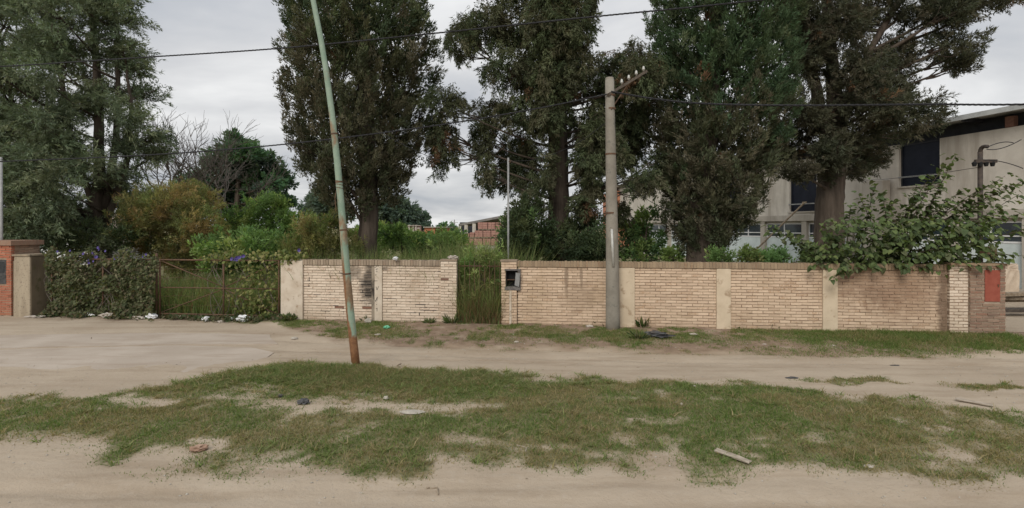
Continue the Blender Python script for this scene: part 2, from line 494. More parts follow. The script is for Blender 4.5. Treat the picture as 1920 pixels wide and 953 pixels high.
# concrete crossing in front of the gate: old slabs nearly level with the dirt
def slab_poly(name, pts, z, mat, th=.05):
    V, F = [], []
    n = len(pts)
    for (x, y) in pts: V.append((x, y, z - th))
    for (x, y) in pts: V.append((x, y, z))
    F.append(tuple(range(n, 2 * n))); F.append(tuple(range(n - 1, -1, -1)))
    for i in range(n):
        j = (i + 1) % n
        F.append((i, j, n + j, n + i))
    return V, F
def driveway_mat():
    k = NT("driveway_concrete", .92, .12)
    c = k.mix(k.ramp(k.noise(.8, 5, .6), .3, .7), (.37, .31, .25), (.44, .375, .31))
    c = k.mix(k.math('MULTIPLY', k.ramp(k.noise(2.2, 5, .65, stretch=(.3, 1.4, 1)), .45, .7), .5), c, (.29, .225, .165))
    c = k.mix(k.math('MULTIPLY', k.ramp(k.noise(40, 4, .7), .55, .75), .3), c, (.24, .19, .14))
    k.bump(k.noise(30, 5, .65), .35, .01)
    return k.out(c)
DRIVE = driveway_mat()
def ragged(pts, amp=.05, st=.25, seed=0):
    out = []
    rr = random.Random(seed)
    for i in range(len(pts)):
        a = np.array(pts[i]); b = np.array(pts[(i + 1) % len(pts)])
        m = max(1, int(np.linalg.norm(b - a) / st))
        for j in range(m):
            p = a + (b - a) * j / m
            out.append((p[0] + rr.uniform(-amp, amp), p[1] + rr.uniform(-amp, amp)))
    return out
def gp(px, py):
    q = G(px, py); return (q[0], q[1])
dz = .010
sl1 = ragged([gp(-300, 640), gp(60, 628), gp(330, 625), (gp(505, 628)), gp(518, 646), gp(330, 646), gp(60, 652), gp(-300, 668)][::-1], .025, .3, 1)
sl2 = ragged([gp(-300, 670), gp(60, 654), gp(330, 648), gp(470, 652), gp(512, 662), gp(490, 676), gp(400, 684), gp(330, 704), gp(180, 724), gp(-300, 745)][::-1], .025, .3, 2)
for sl_, nm, zz_ in ((sl1, "driveway", dz), (sl2, "driveway", dz - .006)):
    o = obj(nm, slab_poly(nm, sl_, zz_, DRIVE), DRIVE)
    tag(o, "worn concrete driveway slab before the iron gate", kind="structure")

# ------------------------------------------------------------------ leaf and blade generators
def unit(v):
    return v / np.maximum(np.linalg.norm(v, axis=-1, keepdims=True), 1e-9)
def kites(p, d, ln, wd, side=None, curl=.0):
    n = len(p)
    if side is None:
        side = RNG.normal(size=(n, 3))
    s = unit(np.cross(d, side))
    nrm = unit(np.cross(s, d))
    ln = ln[:, None]; wd = wd[:, None]
    V = np.empty((n, 4, 3))
    V[:, 0] = p
    V[:, 1] = p + d * ln * .45 + s * wd * .5 + nrm * ln * curl
    V[:, 2] = p + d * ln
    V[:, 3] = p + d * ln * .45 - s * wd * .5 + nrm * ln * curl
    F = np.arange(n * 4).reshape(n, 4)
    return V.reshape(-1, 3), F
def slivers(p, d, ln, wd):
    n = len(p)
    s = unit(np.cross(d, RNG.normal(size=(n, 3))))
    V = np.empty((n, 3, 3))
    V[:, 0] = p - s * wd[:, None] * .5
    V[:, 1] = p + s * wd[:, None] * .5
    V[:, 2] = p + d * ln[:, None]
    return V.reshape(-1, 3), np.arange(n * 3).reshape(n, 3)
def plumes(base, axisv, L, Rr, K, leaf, wid, pal, a=.8, b=.6, c=.35, dead=.0, deadc=(.16, .085, .04), clus=None, tri=False):
    """feathery tufts: K small leaves round each tuft axis"""
    T = len(base)
    pal = np.array(pal)
    t = RNG.random((T, K)) ** .8
    rv = RNG.normal(size=(T, K, 3))
    ax = axisv[:, None, :]
    rv = unit(rv - ax * (rv * ax).sum(-1, keepdims=True))
    prof = (1 - t) ** .6 * (.35 + .65 * np.minimum(t * 4, 1))
    r = Rr[:, None] * prof * np.sqrt(RNG.random((T, K)))
    p = base[:, None, :] + ax * (L[:, None] * t)[..., None] + rv * r[..., None]
    d = unit(ax * a + rv * b + RNG.normal(size=(T, K, 3)) * c)
    ts = RNG.uniform(.7, 1.4, (T, 1)); ln = leaf * ts * RNG.uniform(.6, 1.35, (T, K)); wd = wid * RNG.uniform(.6, 1.3, (T, K)) / np.sqrt(ts)
    V, F = (slivers if tri else kites)(p.reshape(-1, 3), d.reshape(-1, 3), ln.ravel(), wd.ravel())
    if clus is None:
        ci = RNG.integers(0, len(pal), T); tone_ = RNG.uniform(.75, 1.25, (T, 1)); dr_ = RNG.random(T)
    else:
        nc = int(clus.max()) + 1
        ci = RNG.integers(0, len(pal), nc)[clus]; tone_ = RNG.uniform(.72, 1.28, (nc, 1))[clus]; dr_ = RNG.random(nc)[clus]
    tc_ = pal[ci] * tone_
    if dead:
        dm = dr_ < dead
        tc_[dm] = np.array(deadc) * RNG.uniform(.6, 1.3, (dm.sum(), 1))
    lc = tc_[:, None, :] * RNG.uniform(.86, 1.16, (T, K, 1)) * (1 + RNG.normal(0, .03, (T, K, 3)))
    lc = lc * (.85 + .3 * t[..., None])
    cols = np.repeat(np.clip(lc.reshape(-1, 3), .004, 1), 3 if tri else 4, axis=0)
    return V, F, cols
def stackp(lst):
    Vs, Fs, Cs, n = [], [], [], 0
    for V, F, C in lst:
        Vs.append(V); Fs.append(F + n); Cs.append(C); n += len(V)
    return np.concatenate(Vs), np.concatenate(Fs), np.concatenate(Cs)
def clump_pts(c, rad, n, lo=.45, seed=0, lob=.35, gap=.0):
    d = unit(RNG.normal(size=(n, 3)))
    rho = lo + (1 - lo) * RNG.random(n) ** .6
    lobe = 1 + lob * 2 * (vnoise(d[:, 0] * 2.2 + 9, d[:, 1] * 2.2 + 5, d[:, 2] * 2.2 + 7, seed) - .5)
    p = np.array(c) + d * np.array(rad) * (rho * lobe)[:, None]
    if gap:
        g = fbm(p[:, 0] * 1.3, p[:, 1] * 1.3, p[:, 2] * 1.3, seed + 50, 3)
        k = g > gap
        p, d = p[k], d[k]
    return p, d

def blades(base, h, w, lean, pal, seg=3, dirs=None, bend=.5):
    """arching grass blades as tapered strips"""
    n = len(base)
    pal = np.array(pal)
    an = RNG.uniform(0, 2 * np.pi, n) if dirs is None else dirs
    dv = np.stack([np.cos(an), np.sin(an), np.zeros(n)], -1)
    a2 = RNG.uniform(0, 2 * np.pi, n)
    sv = np.stack([np.cos(a2), np.sin(a2), np.zeros(n)], -1)
    V = np.empty((n, 2 * seg + 2, 3)); 
    for i in range(seg + 1):
        t = i / seg
        hor = lean * h * (t * .35 + bend * t * t)
        c = base + dv * hor[:, None]
        c[:, 2] = base[:, 2] + h * (t - .35 * np.minimum(lean, 1.4) * t * t)
        ww = (w * (1 - t) ** .7 + .0008)[:, None] * .5
        V[:, 2 * i] = c - sv * ww; V[:, 2 * i + 1] = c + sv * ww
    q = np.array([[2 * i, 2 * i + 1, 2 * i + 3, 2 * i + 2] for i in range(seg)])
    F = (np.arange(n)[:, None, None] * (2 * seg + 2) + q[None]).reshape(-1, 4)
    cc = pal[RNG.integers(0, len(pal), n)] * RNG.uniform(.7, 1.3, (n, 1))
    C = np.repeat(cc, 2 * seg + 2, axis=0)
    return V.reshape(-1, 3), F, np.clip(C, .003, 1)

# ------------------------------------------------------------------ brick work
def brick_meshes(mat, n=8, L=.238, H=.053, D=.09, seed=0):
    out = []
    for i in range(n):
        rr = random.Random(seed * 31 + i)
        V, F = bevel(box(-L / 2, L / 2, 0, D, -H / 2, H / 2), .006, 1)
        V = [(x + rr.uniform(-.007, .007), y + (rr.uniform(-.004, .004) if y < .03 else 0), z + rr.uniform(-.0045, .0045)) for x, y, z in V]
        out.append(make_mesh("brick", V, F, mat))
    return out
COURSE, HB = .070, .056
def lay(u0, u1, z0, z1, bl=.25, off=0, miss=()):
    """running-bond rows as (u centre, z centre, length)"""
    rows = int(round((z1 - z0) / COURSE))
    cs = (z1 - z0) / rows
    out = []
    for r in range(rows):
        z = z0 + cs * (r + .5)
        u = u0 - (bl / 2 if (r + off) % 2 else 0) + random.uniform(-.012, .012) * (u1 - u0 > .6)
        while u < u1 - .02:
            a, b = max(u, u0), min(u + bl, u1)
            if u1 - b < .05: b = u1
            if b - a > .035:
                out.append(((a + b) / 2, z, b - a - .012))
            u = b if b == u1 else u + bl
    return out
def lay_bricks(parent, items, meshes, frame, face_v, limit=300, order=None, redmesh=None, redset=None):
    """the largest-showing bricks as parts of their own, the others as one part"""
    order = order or (lambda it: 0)
    items = sorted(items, key=order)
    V, F, n = [], [], 0
    off = OFF[parent.name]
    for i, it in enumerate(items):
        uc, z, L = it[0], it[1], it[2]
        fv = it[3] if len(it) > 3 else face_v
        me = random.choice(meshes)
        if redmesh and random.random() < redset:
            me = random.choice(redmesh)
        jv = random.uniform(-.009, .004)
        rot = random.uniform(-.02, .02); z = z + random.uniform(-.003, .003)
        sx = L / .238
        q = frame(uc, fv + jv, z)
        if i < limit:
            o = bpy.data.objects.new("brick", me)
            link(o); o.parent = parent
            o.location = [float(t) for t in (q - off)]
            o.rotation_euler = (random.uniform(-.03, .03), random.uniform(-.012, .012), frame.ang + rot)
            o.scale = (sx, 1, 1)
        else:
            c, s = math.cos(frame.ang + rot), math.sin(frame.ang + rot)
            for v in me.vertices:
                x, y, zz = v.co.x * sx, v.co.y, v.co.z
                V.append((q[0] + x * c - y * s, q[1] + x * s + y * c, q[2] + zz))
            F.extend([tuple(k + n for k in p.vertices) for p in me.polygons])
            n += len(me.vertices)
    if V:
        o = obj("brickwork", (V, F), meshes[0].materials[0], parent)
        o["kind"] = "stuff"
class Frame:
    def __init__(s, fn, ang): s.fn, s.ang = fn, ang
    def __call__(s, u, v, z): return s.fn(u, v, z)
WF = Frame(W, TH)

uA, uB, uC, uD, uE, uF_ = U(528), U(569), U(697), U(717), U(827), U(857)
MORTAR_L = simple("lime_mortar", (.30, .235, .175), (.42, .345, .265), 6, bump=.4, dist=.006, c3=(.13, .095, .07), s3=9)
MORTAR_R = simple("sandy_mortar", (.27, .19, .135), (.36, .265, .19), 6, bump=.4, dist=.006, c3=(.15, .10, .07), s3=9)
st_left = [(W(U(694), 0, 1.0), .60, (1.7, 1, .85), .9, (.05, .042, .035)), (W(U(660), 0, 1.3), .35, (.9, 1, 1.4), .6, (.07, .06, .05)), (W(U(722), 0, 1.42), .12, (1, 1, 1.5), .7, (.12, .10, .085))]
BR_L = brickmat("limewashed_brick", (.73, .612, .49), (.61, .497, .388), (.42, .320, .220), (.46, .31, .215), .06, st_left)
BR_RED = brickmat("bare_red_brick", (.26, .15, .105), (.20, .115, .085), (.14, .085, .06), (.26, .13, .085), .1)
stain_shade_right = [(W(U(1062), 0, 1.2), .40, (5.5, 1, .75), .6, (.14, .10, .07)), (W(U(1090), 0, 1.25), .35, (7, 1, .8), .55, (.14, .10, .07)), (W(U(1085), 0, .75), .55, (.8, 1, 1), .4, (.24, .165, .105)),
            (W(U(1660), 0, 1.25), 1.15, (.62, 1, 1.35), .6, (.24, .14, .088)), (W(U(1700), 0, .7), .8, (.7, 1, 1.2), .35, (.28, .165, .105)), (W(U(1768), 0, .8), .9, (5.5, 1, .6), .75, (.12, .075, .05)), (W(U(1795), 0, 1.2), .25, (2.5, 1, .8), .6, (.07, .06, .05)), (W(U(1640), 0, .9), .3, (.8, 1, 1), .3, (.16, .095, .06))]  # painted shade in the recess column and under the shrub, over redder dirty brick
BR_R = brickmat("tan_washed_brick", (.67, .515, .375), (.56, .42, .302), (.40, .285, .175), (.44, .28, .17), .06, stain_shade_right)
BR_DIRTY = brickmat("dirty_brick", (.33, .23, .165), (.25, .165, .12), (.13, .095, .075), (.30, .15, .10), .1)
BR_ORANGE = brickmat("orange_brick", (.46, .17, .10), (.36, .125, .075), (.22, .10, .07), (.50, .21, .13), .05)
COPE = brickmat("coping_brick", (.40, .32, .235), (.29, .225, .165), (.14, .11, .085), (.30, .19, .13), .06)
COPE_R = brickmat("coping_brick_tan", (.37, .275, .18), (.26, .19, .125), (.15, .105, .07), (.28, .165, .10), .06)
HW, ZT = 1.645, 1.500                   # wall height, underside of the coping

def coping(parent, u0, u1, mat, v0=-.20, v1=.035, z0=ZT, z1=HW, step=.074, seed=0):
    V, F, n = [], [], 0
    rr = random.Random(seed)
    u = u0
    while u < u1 - .03:
        w = min(step, u1 - u) - .011
        a = bevel(wbox(u, u + w, v0, v1 + rr.uniform(-.008, .008), z0 + .004, z1 + rr.uniform(-.010, .004)), .006, 1)
        V += a[0]; F += [tuple(i + n for i in f) for f in a[1]]; n += len(a[0])
        u += step
    o = obj("coping", (V, F), mat, parent); o["kind"] = "stuff"
    obj("coping_mortar", wbox(u0 + .004, u1 - .004, v0 + .012, v1 - .014, z0 + .002, z1 - .014), MORTAR_L, parent)

# ---- left length of wall
rw = root("brick_wall", W((uA + uF_) / 2, 0, 0), "short limewashed brick wall between the iron double gate and the narrow overgrown gate", "brick wall", "garden wall lengths")
obj("mortar_core", wbox(uA + .05, uF_ - .03, -.16, -.014, -.3, ZT - .003), MORTAR_L, rw)
items = [(a, b, c) for a, b, c in lay(uB, uC, .0, ZT)] + [(a, b, c) for a, b, c in lay(uD, uE, .0, ZT, off=1)]
pil = [(a, b, c, .055) for a, b, c in lay(uE, uF_, .0, HW - .02, bl=.21)]
obj("mortar_core", wbox(uE + .008, uF_ - .008, -.17, .043, -.3, HW - .03), MORTAR_L, rw)
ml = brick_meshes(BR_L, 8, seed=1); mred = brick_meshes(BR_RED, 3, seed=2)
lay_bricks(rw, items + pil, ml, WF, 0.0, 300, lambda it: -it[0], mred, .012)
pb = obj("end_post", bevel(wbox(uA, uB, -.36, .05, -.3, 1.61), .015, 2, cuts=2), PLASTER, rw)
pp = obj("pilaster", bevel(wbox(uC + .085, uD, -.15, .03, -.3, ZT - .01), .012, 2, cuts=1), PLASTER, rw)
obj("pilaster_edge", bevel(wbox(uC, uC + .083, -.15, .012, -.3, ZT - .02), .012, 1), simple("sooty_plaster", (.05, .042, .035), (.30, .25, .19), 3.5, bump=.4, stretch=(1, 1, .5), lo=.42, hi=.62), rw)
coping(rw, uB - .02, uE - .005, COPE, seed=1)
obj("pillar_cap", bevel(wbox(uE - .01, uF_ + .005, -.19, .06, HW - .016, HW + .03), .012, 2), COPE, rw)
# black paint strokes on the plaster strip
def strokes(parent, segs, v, w=.014):
    VF = []
    for (x0, y0, x1, y1) in segs:
        def wp(x, y):
            px, py = 520 + x / 5.296, 460 + y / 5.296
            Yw = 12.93 - .116 * (U(px) * CU)
            return U(px), CAMZ - (py - HY) / FPX * Yw
        (ua, za), (ub, zb) = wp(x0, y0), wp(x1, y1)
        d = np.array([ub - ua, zb - za]); d = d / np.linalg.norm(d); nn = np.array([-d[1], d[0]]) * w / 2
        pts = [(ua + nn[0], za + nn[1]), (ua - nn[0], za - nn[1]), (ub - nn[0] * .6, zb - nn[1] * .6), (ub + nn[0] * .6, zb + nn[1] * .6)]
        a = [W(u, v, z) for u, z in pts] + [W(u, v - .004, z) for u, z in pts]
        VF.append((a, [(0, 1, 2, 3), (7, 6, 5, 4), (0, 4, 5, 1), (1, 5, 6, 2), (2, 6, 7, 3), (3, 7, 4, 0)]))
    o = obj("painted_marks", join(*VF), BLACKPAINT, parent)
    o["label"] = "black painted letters running down the plaster strip"
strokes(rw, [(972, 222, 990, 206), (990, 206, 1014, 206), (985, 236, 1004, 232), (984, 236, 988, 250), (982, 262, 1000, 262), (976, 294, 990, 292), (966, 353, 1000, 352), (984, 410, 994, 444), (994, 444, 1010, 406), (980, 556, 997, 512), (997, 512, 994, 552), (975, 545, 985, 560), (986, 585, 994, 590), (986, 628, 996, 622), (996, 622, 994, 656)], .0325)

# open, dark joints where the limewash has cracked
def cracks(parent, segs, rows=21):
    VF = []
    for (x0, y0, x1, y1) in segs:
        um = U((x0 + x1) / 2); Yw = 12.93 - .116 * um * CU
        z0_, z1_ = [CAMZ - (y - HY) / FPX * Yw for y in (y0, y1)]
        if abs(y1 - y0) < 2:
            cs = ZT / rows; zc_ = round((z0_ + z1_) / 2 / cs) * cs
            VF.append(wbox(U(x0), U(x1), -.02, -.005, zc_ - .009, zc_ + .009))
        else:
            VF.append(wbox(um - .009, um + .009, -.02, -.006, min(z0_, z1_), max(z0_, z1_)))
    obj("open_joints", join(*VF), DARKM, parent)["kind"] = "stuff"
cracks(rw, [(570, 525, 581, 525), (579.5, 520, 579.5, 538), (570, 536, 580, 536), (588, 555, 600, 555), (599, 562, 609, 562), (610, 563, 624, 563), (624, 572, 634, 572), (643, 578, 643, 590), (672, 527, 695, 527), (676, 533, 696, 533), (672, 543, 694, 543), (680, 538, 680, 548), (675, 549, 696, 549), (684, 555, 697, 555), (674, 562, 690, 562), (690, 568, 697, 568), (778, 572, 798, 572), (788, 576, 800, 576), (788, 581, 818, 581), (762, 586, 780, 586), (786, 586, 786, 592), (740, 500, 760, 500), (820, 510, 827, 510), (600, 585, 618, 585), (720, 560, 742, 560), (636, 512, 652, 512)])

# ---- right length of wall
rR = root("brick_wall", W(5.2, 0, 0), "long tan brick wall with plaster pilasters running right from the meter niche", "brick wall", "garden wall lengths")
q0, q1, q2, q3 = U(940), U(970), U(1157), U(1190)
q4, q5, q6, q7, q8, q9, q10, q11 = U(1343), U(1370), U(1542), U(1570), U(1762), U(1776), U(1811), U(1877)
nU0, nU1, nZ0, nZ1 = U(949), U(971), 1.00, 1.40     # meter niche
obj("mortar_core", wbox(nU1 + .02, q9 + .05, -.16, -.014, -.3, ZT - .003), MORTAR_R, rR)
items = []
for a_, b_, of in ((q1, q2, 0), (q3, q4, 1), (q5, q6, 0), (q7, q9, 1)):
    items += lay(a_, b_, 0, ZT, off=of)
left_p = []
for a_, b_, c_ in lay(q0, q1 - .005, 0, HW - .02, bl=.205):
    if nZ0 - .02 < b_ < nZ1 + .02:
        lo_, hi_ = a_ - c_ / 2, a_ + c_ / 2
        hi_ = min(hi_, nU0 - .012)
        if hi_ - lo_ < .03: continue
        a_, c_ = (lo_ + hi_) / 2, hi_ - lo_
    left_p.append((a_, b_, c_, .045))
whites = [(a, b, c, .075) for a, b, c in lay(q9, q10, 0, HW - .02, bl=.19)]
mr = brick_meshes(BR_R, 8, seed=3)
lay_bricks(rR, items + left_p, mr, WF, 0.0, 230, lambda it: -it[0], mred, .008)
lay_bricks(rR, whites, ml, WF, .075, 70)
mdirty = brick_meshes(BR_DIRTY, 4, seed=4)
panz0, panz1, panu0, panu1 = .82, 1.53, U(1838), U(1866)
dirt_items = []
for a_, b_, c_ in lay(q10, q11, 0, HW - .02, bl=.24):
    if panz0 - .02 < b_ < panz1 + .02:
        lo_, hi_ = a_ - c_ / 2, a_ + c_ / 2
        for (s0, s1) in ((lo_, min(hi_, panu0 - .008)), (max(lo_, panu1 + .008), hi_)):
            if s1 - s0 > .035: dirt_items.append(((s0 + s1) / 2, b_, s1 - s0, .13))
        continue
    dirt_items.append((a_, b_, c_, .13))
lay_bricks(rR, dirt_items, mdirty, WF, .13, 300)
obj("mortar_core", wbox(q9 + .006, q10 + .02, -.2, .063, -.3, HW - .03), MORTAR_R, rR)
obj("mortar_core", wbox(q10 + .006, q11 - .006, -.32, .115, -.3, HW - .026), MORTAR_L, rR)
obj("pillar_cap", bevel(wbox(q9 - .02, q11 + .02, -.33, .145, HW - .02, HW + .035), .014, 2), COPE_R, rR)
REDPAINT = simple("red_painted_panel", (.25, .065, .043), (.31, .09, .06), 7, rough=.6, bump=.2, dist=.004)
o = obj("meter_door", bevel(wbox(panu0, panu1, .09, .137, panz0, panz1), .006, 1), REDPAINT, rR); o["label"] = "red painted meter door in the end pillar"
obj("door_hinge", bevel(wbox(panu1 - .05, panu1 - .03, .137, .15, 1.15, 1.21), .003, 1), RUST, o)
for a_, b_ in ((q2, q3), (q4, q5), (q6, q7)):
    obj("pilaster", bevel(wbox(a_, b_, -.15, .032, -.3, ZT - .004), .012, 2, cuts=1), PLASTER_TAN, rR)
coping(rR, q1 + .004, q9 - .03, COPE_R, seed=2)
# pillar with the broken meter niche
obj("mortar_core", wbox(q0 + .01, nU0 - .006, -.2, .032, -.3, HW - .03), MORTAR_R, rR)
obj("mortar_core", wbox(nU0 - .005, q1 - .006, -.2, .031, -.3, nZ0 - .03), MORTAR_R, rR)
obj("mortar_core", wbox(nU0 - .005, q1 - .006, -.2, .031, nZ1 + .03, HW - .031), MORTAR_R, rR)
obj("pillar_cap", bevel(wbox(q0 - .02, q1 + .0, -.21, .06, HW - .018, HW + .03), .012, 2), COPE, rR)
niche = obj("meter_niche", join(wbox(nU0, nU1 + .02, -.14, -.125, nZ0, nZ1), wbox(nU0 - .004, nU0 + .014, -.124, .04, nZ0, nZ1)), DARKM, rR)
FR = simple("charred_frame", (.10, .09, .085), (.20, .185, .17), 12, bump=.3, dist=.004)
obj("niche_frame", join(wbox(nU0 - .03, nU1 + .07, -.12, .058, nZ0 - .09, nZ0 - .003), wbox(nU0 - .03, nU1 + .07, -.12, .057, nZ1 + .003, nZ1 + .045), wbox(nU1 + .012, nU1 + .07, -.12, .056, nZ0, nZ1)), FR, niche)
obj("niche_shelf", wbox(nU0 + .02, nU1, -.12, .0, nZ0 + .16, nZ0 + .175), RUST, niche)
lid = box(0, .16, -.006, .006, 0, .33)
ml_ = Matrix.Translation(Vector(W(nU1 - .02, .06, nZ0 + .02))) @ Matrix.Rotation(TH - .75, 4, 'Z') @ Matrix.Rotation(.14, 4, 'Y') @ Matrix.Translation((-.08, 0, 0))
o = obj("niche_door", ([tuple(ml_ @ Vector(v)) for v in lid[0]], lid[1]), STEEL, niche)
o["label"] = "bent grey metal door hanging askew"
obj("conduit_strip", bevel(wbox(U(955.5), U(959.5), .02, .062, 0, nZ0 - .1), .006, 1), PLASTER, rR)

# ---- brick pillar with the meter box and the concrete post at the left
bp0, bp1 = -15.3, UV(21, .2)
rB = root("brick_pillar", W(-14.75, .2, 0), "orange brick pillar with dark meter box at the far left edge", "brick pillar")
morange = brick_meshes(BR_ORANGE, 5, seed=6)
mz0, mz1, mu0, mu1 = .90, 1.58, UV(-24, .2), UV(11, .2)
it = []
for a_, b_, c_ in lay(bp0, bp1, .02, 1.98, bl=.25):
    if mz0 - .02 < b_ < mz1 + .02:
        lo_, hi_ = a_ - c_ / 2, a_ + c_ / 2
        for (s0, s1) in ((lo_, min(hi_, mu0 - .01)), (max(lo_, mu1 + .01), hi_)):
            if s1 - s0 > .035: it.append(((s0 + s1) / 2, b_, s1 - s0, .2))
    else:
        it.append((a_, b_, c_, .2))
lay_bricks(rB, it, morange, WF, .2, 300)
def WS(u, v, z): return W(bp1 - .0 + v, .2 - u, z)      # the flank that faces the gate
SF = Frame(WS, TH + math.pi / 2)
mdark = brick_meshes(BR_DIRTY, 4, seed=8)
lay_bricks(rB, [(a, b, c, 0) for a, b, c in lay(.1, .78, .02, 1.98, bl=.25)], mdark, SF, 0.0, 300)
obj("mortar_core", wbox(bp0, bp1 - .012, -.58, .188, -.2, 2.0), MORTAR_R, rB)
obj("pillar_cap", bevel(wbox(bp0 - .05, bp1 + .05, -.66, .25, 1.985, 2.12), .02, 2), BR_DIRTY, rB)
mb = obj("meter_box", bevel(wbox(mu0, mu1, .1, .2, mz0, mz1), .01, 1), PLASTIC_D, rB)
obj("meter_window", wbox(mu0 + .08, mu1 - .05, .2, .206, mz0 + .32, mz1 - .06), simple("dark_glass", (.02, .025, .03), (.03, .035, .04), 5, rough=.15, spec=.5, bump=0), mb)
c0, c1 = UV(25, .15), UV(56, .22)
rC = root("gate_post", W((c0 + c1) / 2, .2, 0), "squat plastered concrete post between the brick pillar and the iron gate", "gate post")
obj("post_body", bevel(wbox(c0 + .1, c1, -.42, .22, -.2, 1.69), .03, 2, jit=.004, cuts=3), simple("stained_plaster", (.40, .335, .245), (.30, .245, .175), 5, bump=.45, dist=.012, stretch=(1, 1, .22), c3=(.16, .13, .10), s3=22), rC)
obj("post_flank", bevel(wbox(c1 + .001, c1 + .012, -.40, .19, 0, 1.67), .004, 1), simple("brown_plaster", (.115, .088, .06), (.19, .15, .10), 4, bump=.4, stretch=(1, 1, .3), c3=(.10, .09, .045), s3=3), rC)  # flank slab in a darker brown than the post body
obj("post_flange", bevel(wbox(c0 - .03, c0 + .09, -.3, .15, -.2, 1.55), .02, 1, cuts=1), PLASTER_GREY, rC)
obj("post_cap", bevel(wbox(c0 + .07, c1 + .03, -.45, .25, 1.69, 1.735), .012, 1), PLASTER_GREY, rC)

# ------------------------------------------------------------------ iron gates
def wt_(px, z, v=-.05): return W(U(px), v, z)
gt = root("double_gate", W(U(293), -.05, 0), "rusty iron double gate with diagonal braces half smothered in vine", "gate")
def rod(name, a, b, r, parent, mat=RUST, seg=8):
    return obj(name, tube([a, b], r, seg), mat, parent, smooth=True)
zt_, zm_, zb_ = 1.60, .84, .12
for (xa, xb) in ((92, 290), (297, 522)):
    rod("top_rail", wt_(xa, zt_), wt_(xb, zt_), .022, gt)
    rod("middle_rail", wt_(xa, zm_), wt_(xb, zm_), .016, gt)
    rod("bottom_rail", wt_(xa, zb_), wt_(xb, zb_), .02, gt)
rod("meeting_post", wt_(291, .02), wt_(291, 1.78), .030, gt)
rod("meeting_post", wt_(297, .02), wt_(297, 1.62), .026, gt)
for x_ in (94, 190, 417, 521):
    rod("stile", wt_(x_, .06), wt_(x_, zt_), .022, gt)
for (xa, za, xb, zb2) in ((297, 1.58, 417, .86), (417, .82, 297, .14), (417, .86, 520, 1.56), (417, .82, 520, .14), (289, 1.58, 190, .86), (190, .82, 289, .14), (190, .86, 95, 1.56), (190, .82, 95, .14)):
    rod("brace", W(U(xa), -.075, za), W(U(xb), -.075, zb2), .014, gt)
# close wire mesh is too fine to see: a few strained wires
for z_ in (.35, .6, 1.1, 1.35):
    pts = [wt_(x_, z_ + .02 * math.sin(x_ * .1), -.09) for x_ in range(95, 523, 12)]
    obj("strained_wire", tube(pts, .004, 5), RUST, gt)

wg = root("pedestrian_gate", W(U(898), -.08, 0), "narrow rusty bar gate choked with tall grass", "gate")
for z_ in (1.50, .25):
    rod("rail", W(uF_ + .02, -.08, z_), W(q0 - .02, -.08, z_), .014, wg)
nb = 9
for i in range(nb):
    u_ = uF_ + .05 + (q0 - uF_ - .1) * i / (nb - 1)
    rod("bar", W(u_, -.08, .08), W(u_, -.08, 1.63 + .03 * math.sin(i * 2.2)), .008, wg, seg=6)

# ------------------------------------------------------------------ poles and cables
def lamp_mat():
    k = NT("peeling_green_paint", .6, .35)
    paint = k.mix(k.ramp(k.noise(3, 4), .3, .7), (.20, .285, .21), (.265, .34, .26))
    paint = k.mix(k.math('MULTIPLY', k.ramp(k.noise(20, 5, .7), .5, .7), .5), paint, (.36, .42, .34))
    rust = k.mix(k.ramp(k.noise(16, 5, .65), .3, .7), (.17, .075, .035), (.26, .13, .06))
    s_ = k.new("ShaderNodeSeparateXYZ"); k.l.new(k.pos, s_.inputs[0])
    # rust at the foot, and a long rusted streak down the street side of the post
    foot = k.math('SUBTRACT', 1.0, k.ramp(k.math('ADD', s_.outputs[2], k.math('MULTIPLY', k.math('SUBTRACT', k.noise(7, 4), .5), .35)), .55, .66))
    g = k.new("ShaderNodeNewGeometry"); sn = k.new("ShaderNodeSeparateXYZ"); k.l.new(g.outputs["Normal"], sn.inputs[0])
    side = k.math('SUBTRACT', k.math('MULTIPLY', sn.outputs[0], -1.0), k.math('MULTIPLY', k.math('SUBTRACT', k.noise(2.2, 4, .6, stretch=(1, 1, .8)), .5), 1.5))
    lowz = k.math('SUBTRACT', 1.0, k.ramp(s_.outputs[2], 1.7, 2.35))
    midz = k.math('MULTIPLY', k.ramp(k.noise(2.0, 5, .6, stretch=(1, 1, .5)), .52, .63), .8)
    streak = k.math('MULTIPLY', k.ramp(side, -.05, .25), lowz)
    f = k.math('MAXIMUM', k.math('MAXIMUM', foot, streak), midz)
    c = k.mix(f, paint, rust)
    c = k.mix(k.math('MULTIPLY', k.ramp(k.noise(5, 4, .6, stretch=(1, 1, .3)), .58, .7), k.math('SUBTRACT', 1.0, k.ramp(s_.outputs[2], 3.2, 6.0))), c, (.33, .27, .175))
    k.bump(k.noise(40, 4, .7), .35, .004)
    return k.out(c)
LY = 9.0
lp = root("lamp_post", P(669, 694, LY), "leaning green lamp post with peeling paint and rusty foot", "lamp post")
cen = [(669, 700), (664, 655), (656, 580), (648, 490), (641, 400), (632, 300), (622, 210), (611, 130), (601, 70), (591, 20), (582, -25), (566, -95), (545, -165)]
pts = [P(x_, y_, LY) for x_, y_ in cen]
rad = [.072, .071, .069, .066, .059, .055, .051, .048, .046, .045, .043, .041, .04]
post = obj("post", tube(pts, rad, 20), lamp_mat(), lp, smooth=True)
for y_, r_ in ((340, .0605), (430, .065), (250, .0565), (512, .071)):
    xc = np.interp(y_, [c[1] for c in cen[::-1]], [c[0] for c in cen[::-1]])
    xc2 = np.interp(y_ + 3, [c[1] for c in cen[::-1]], [c[0] for c in cen[::-1]])
    obj("weld_collar", tube([P(xc, y_, LY), P(xc2, y_ + 3, LY)], r_, 20), RUST, lp, smooth=False)
wr = []
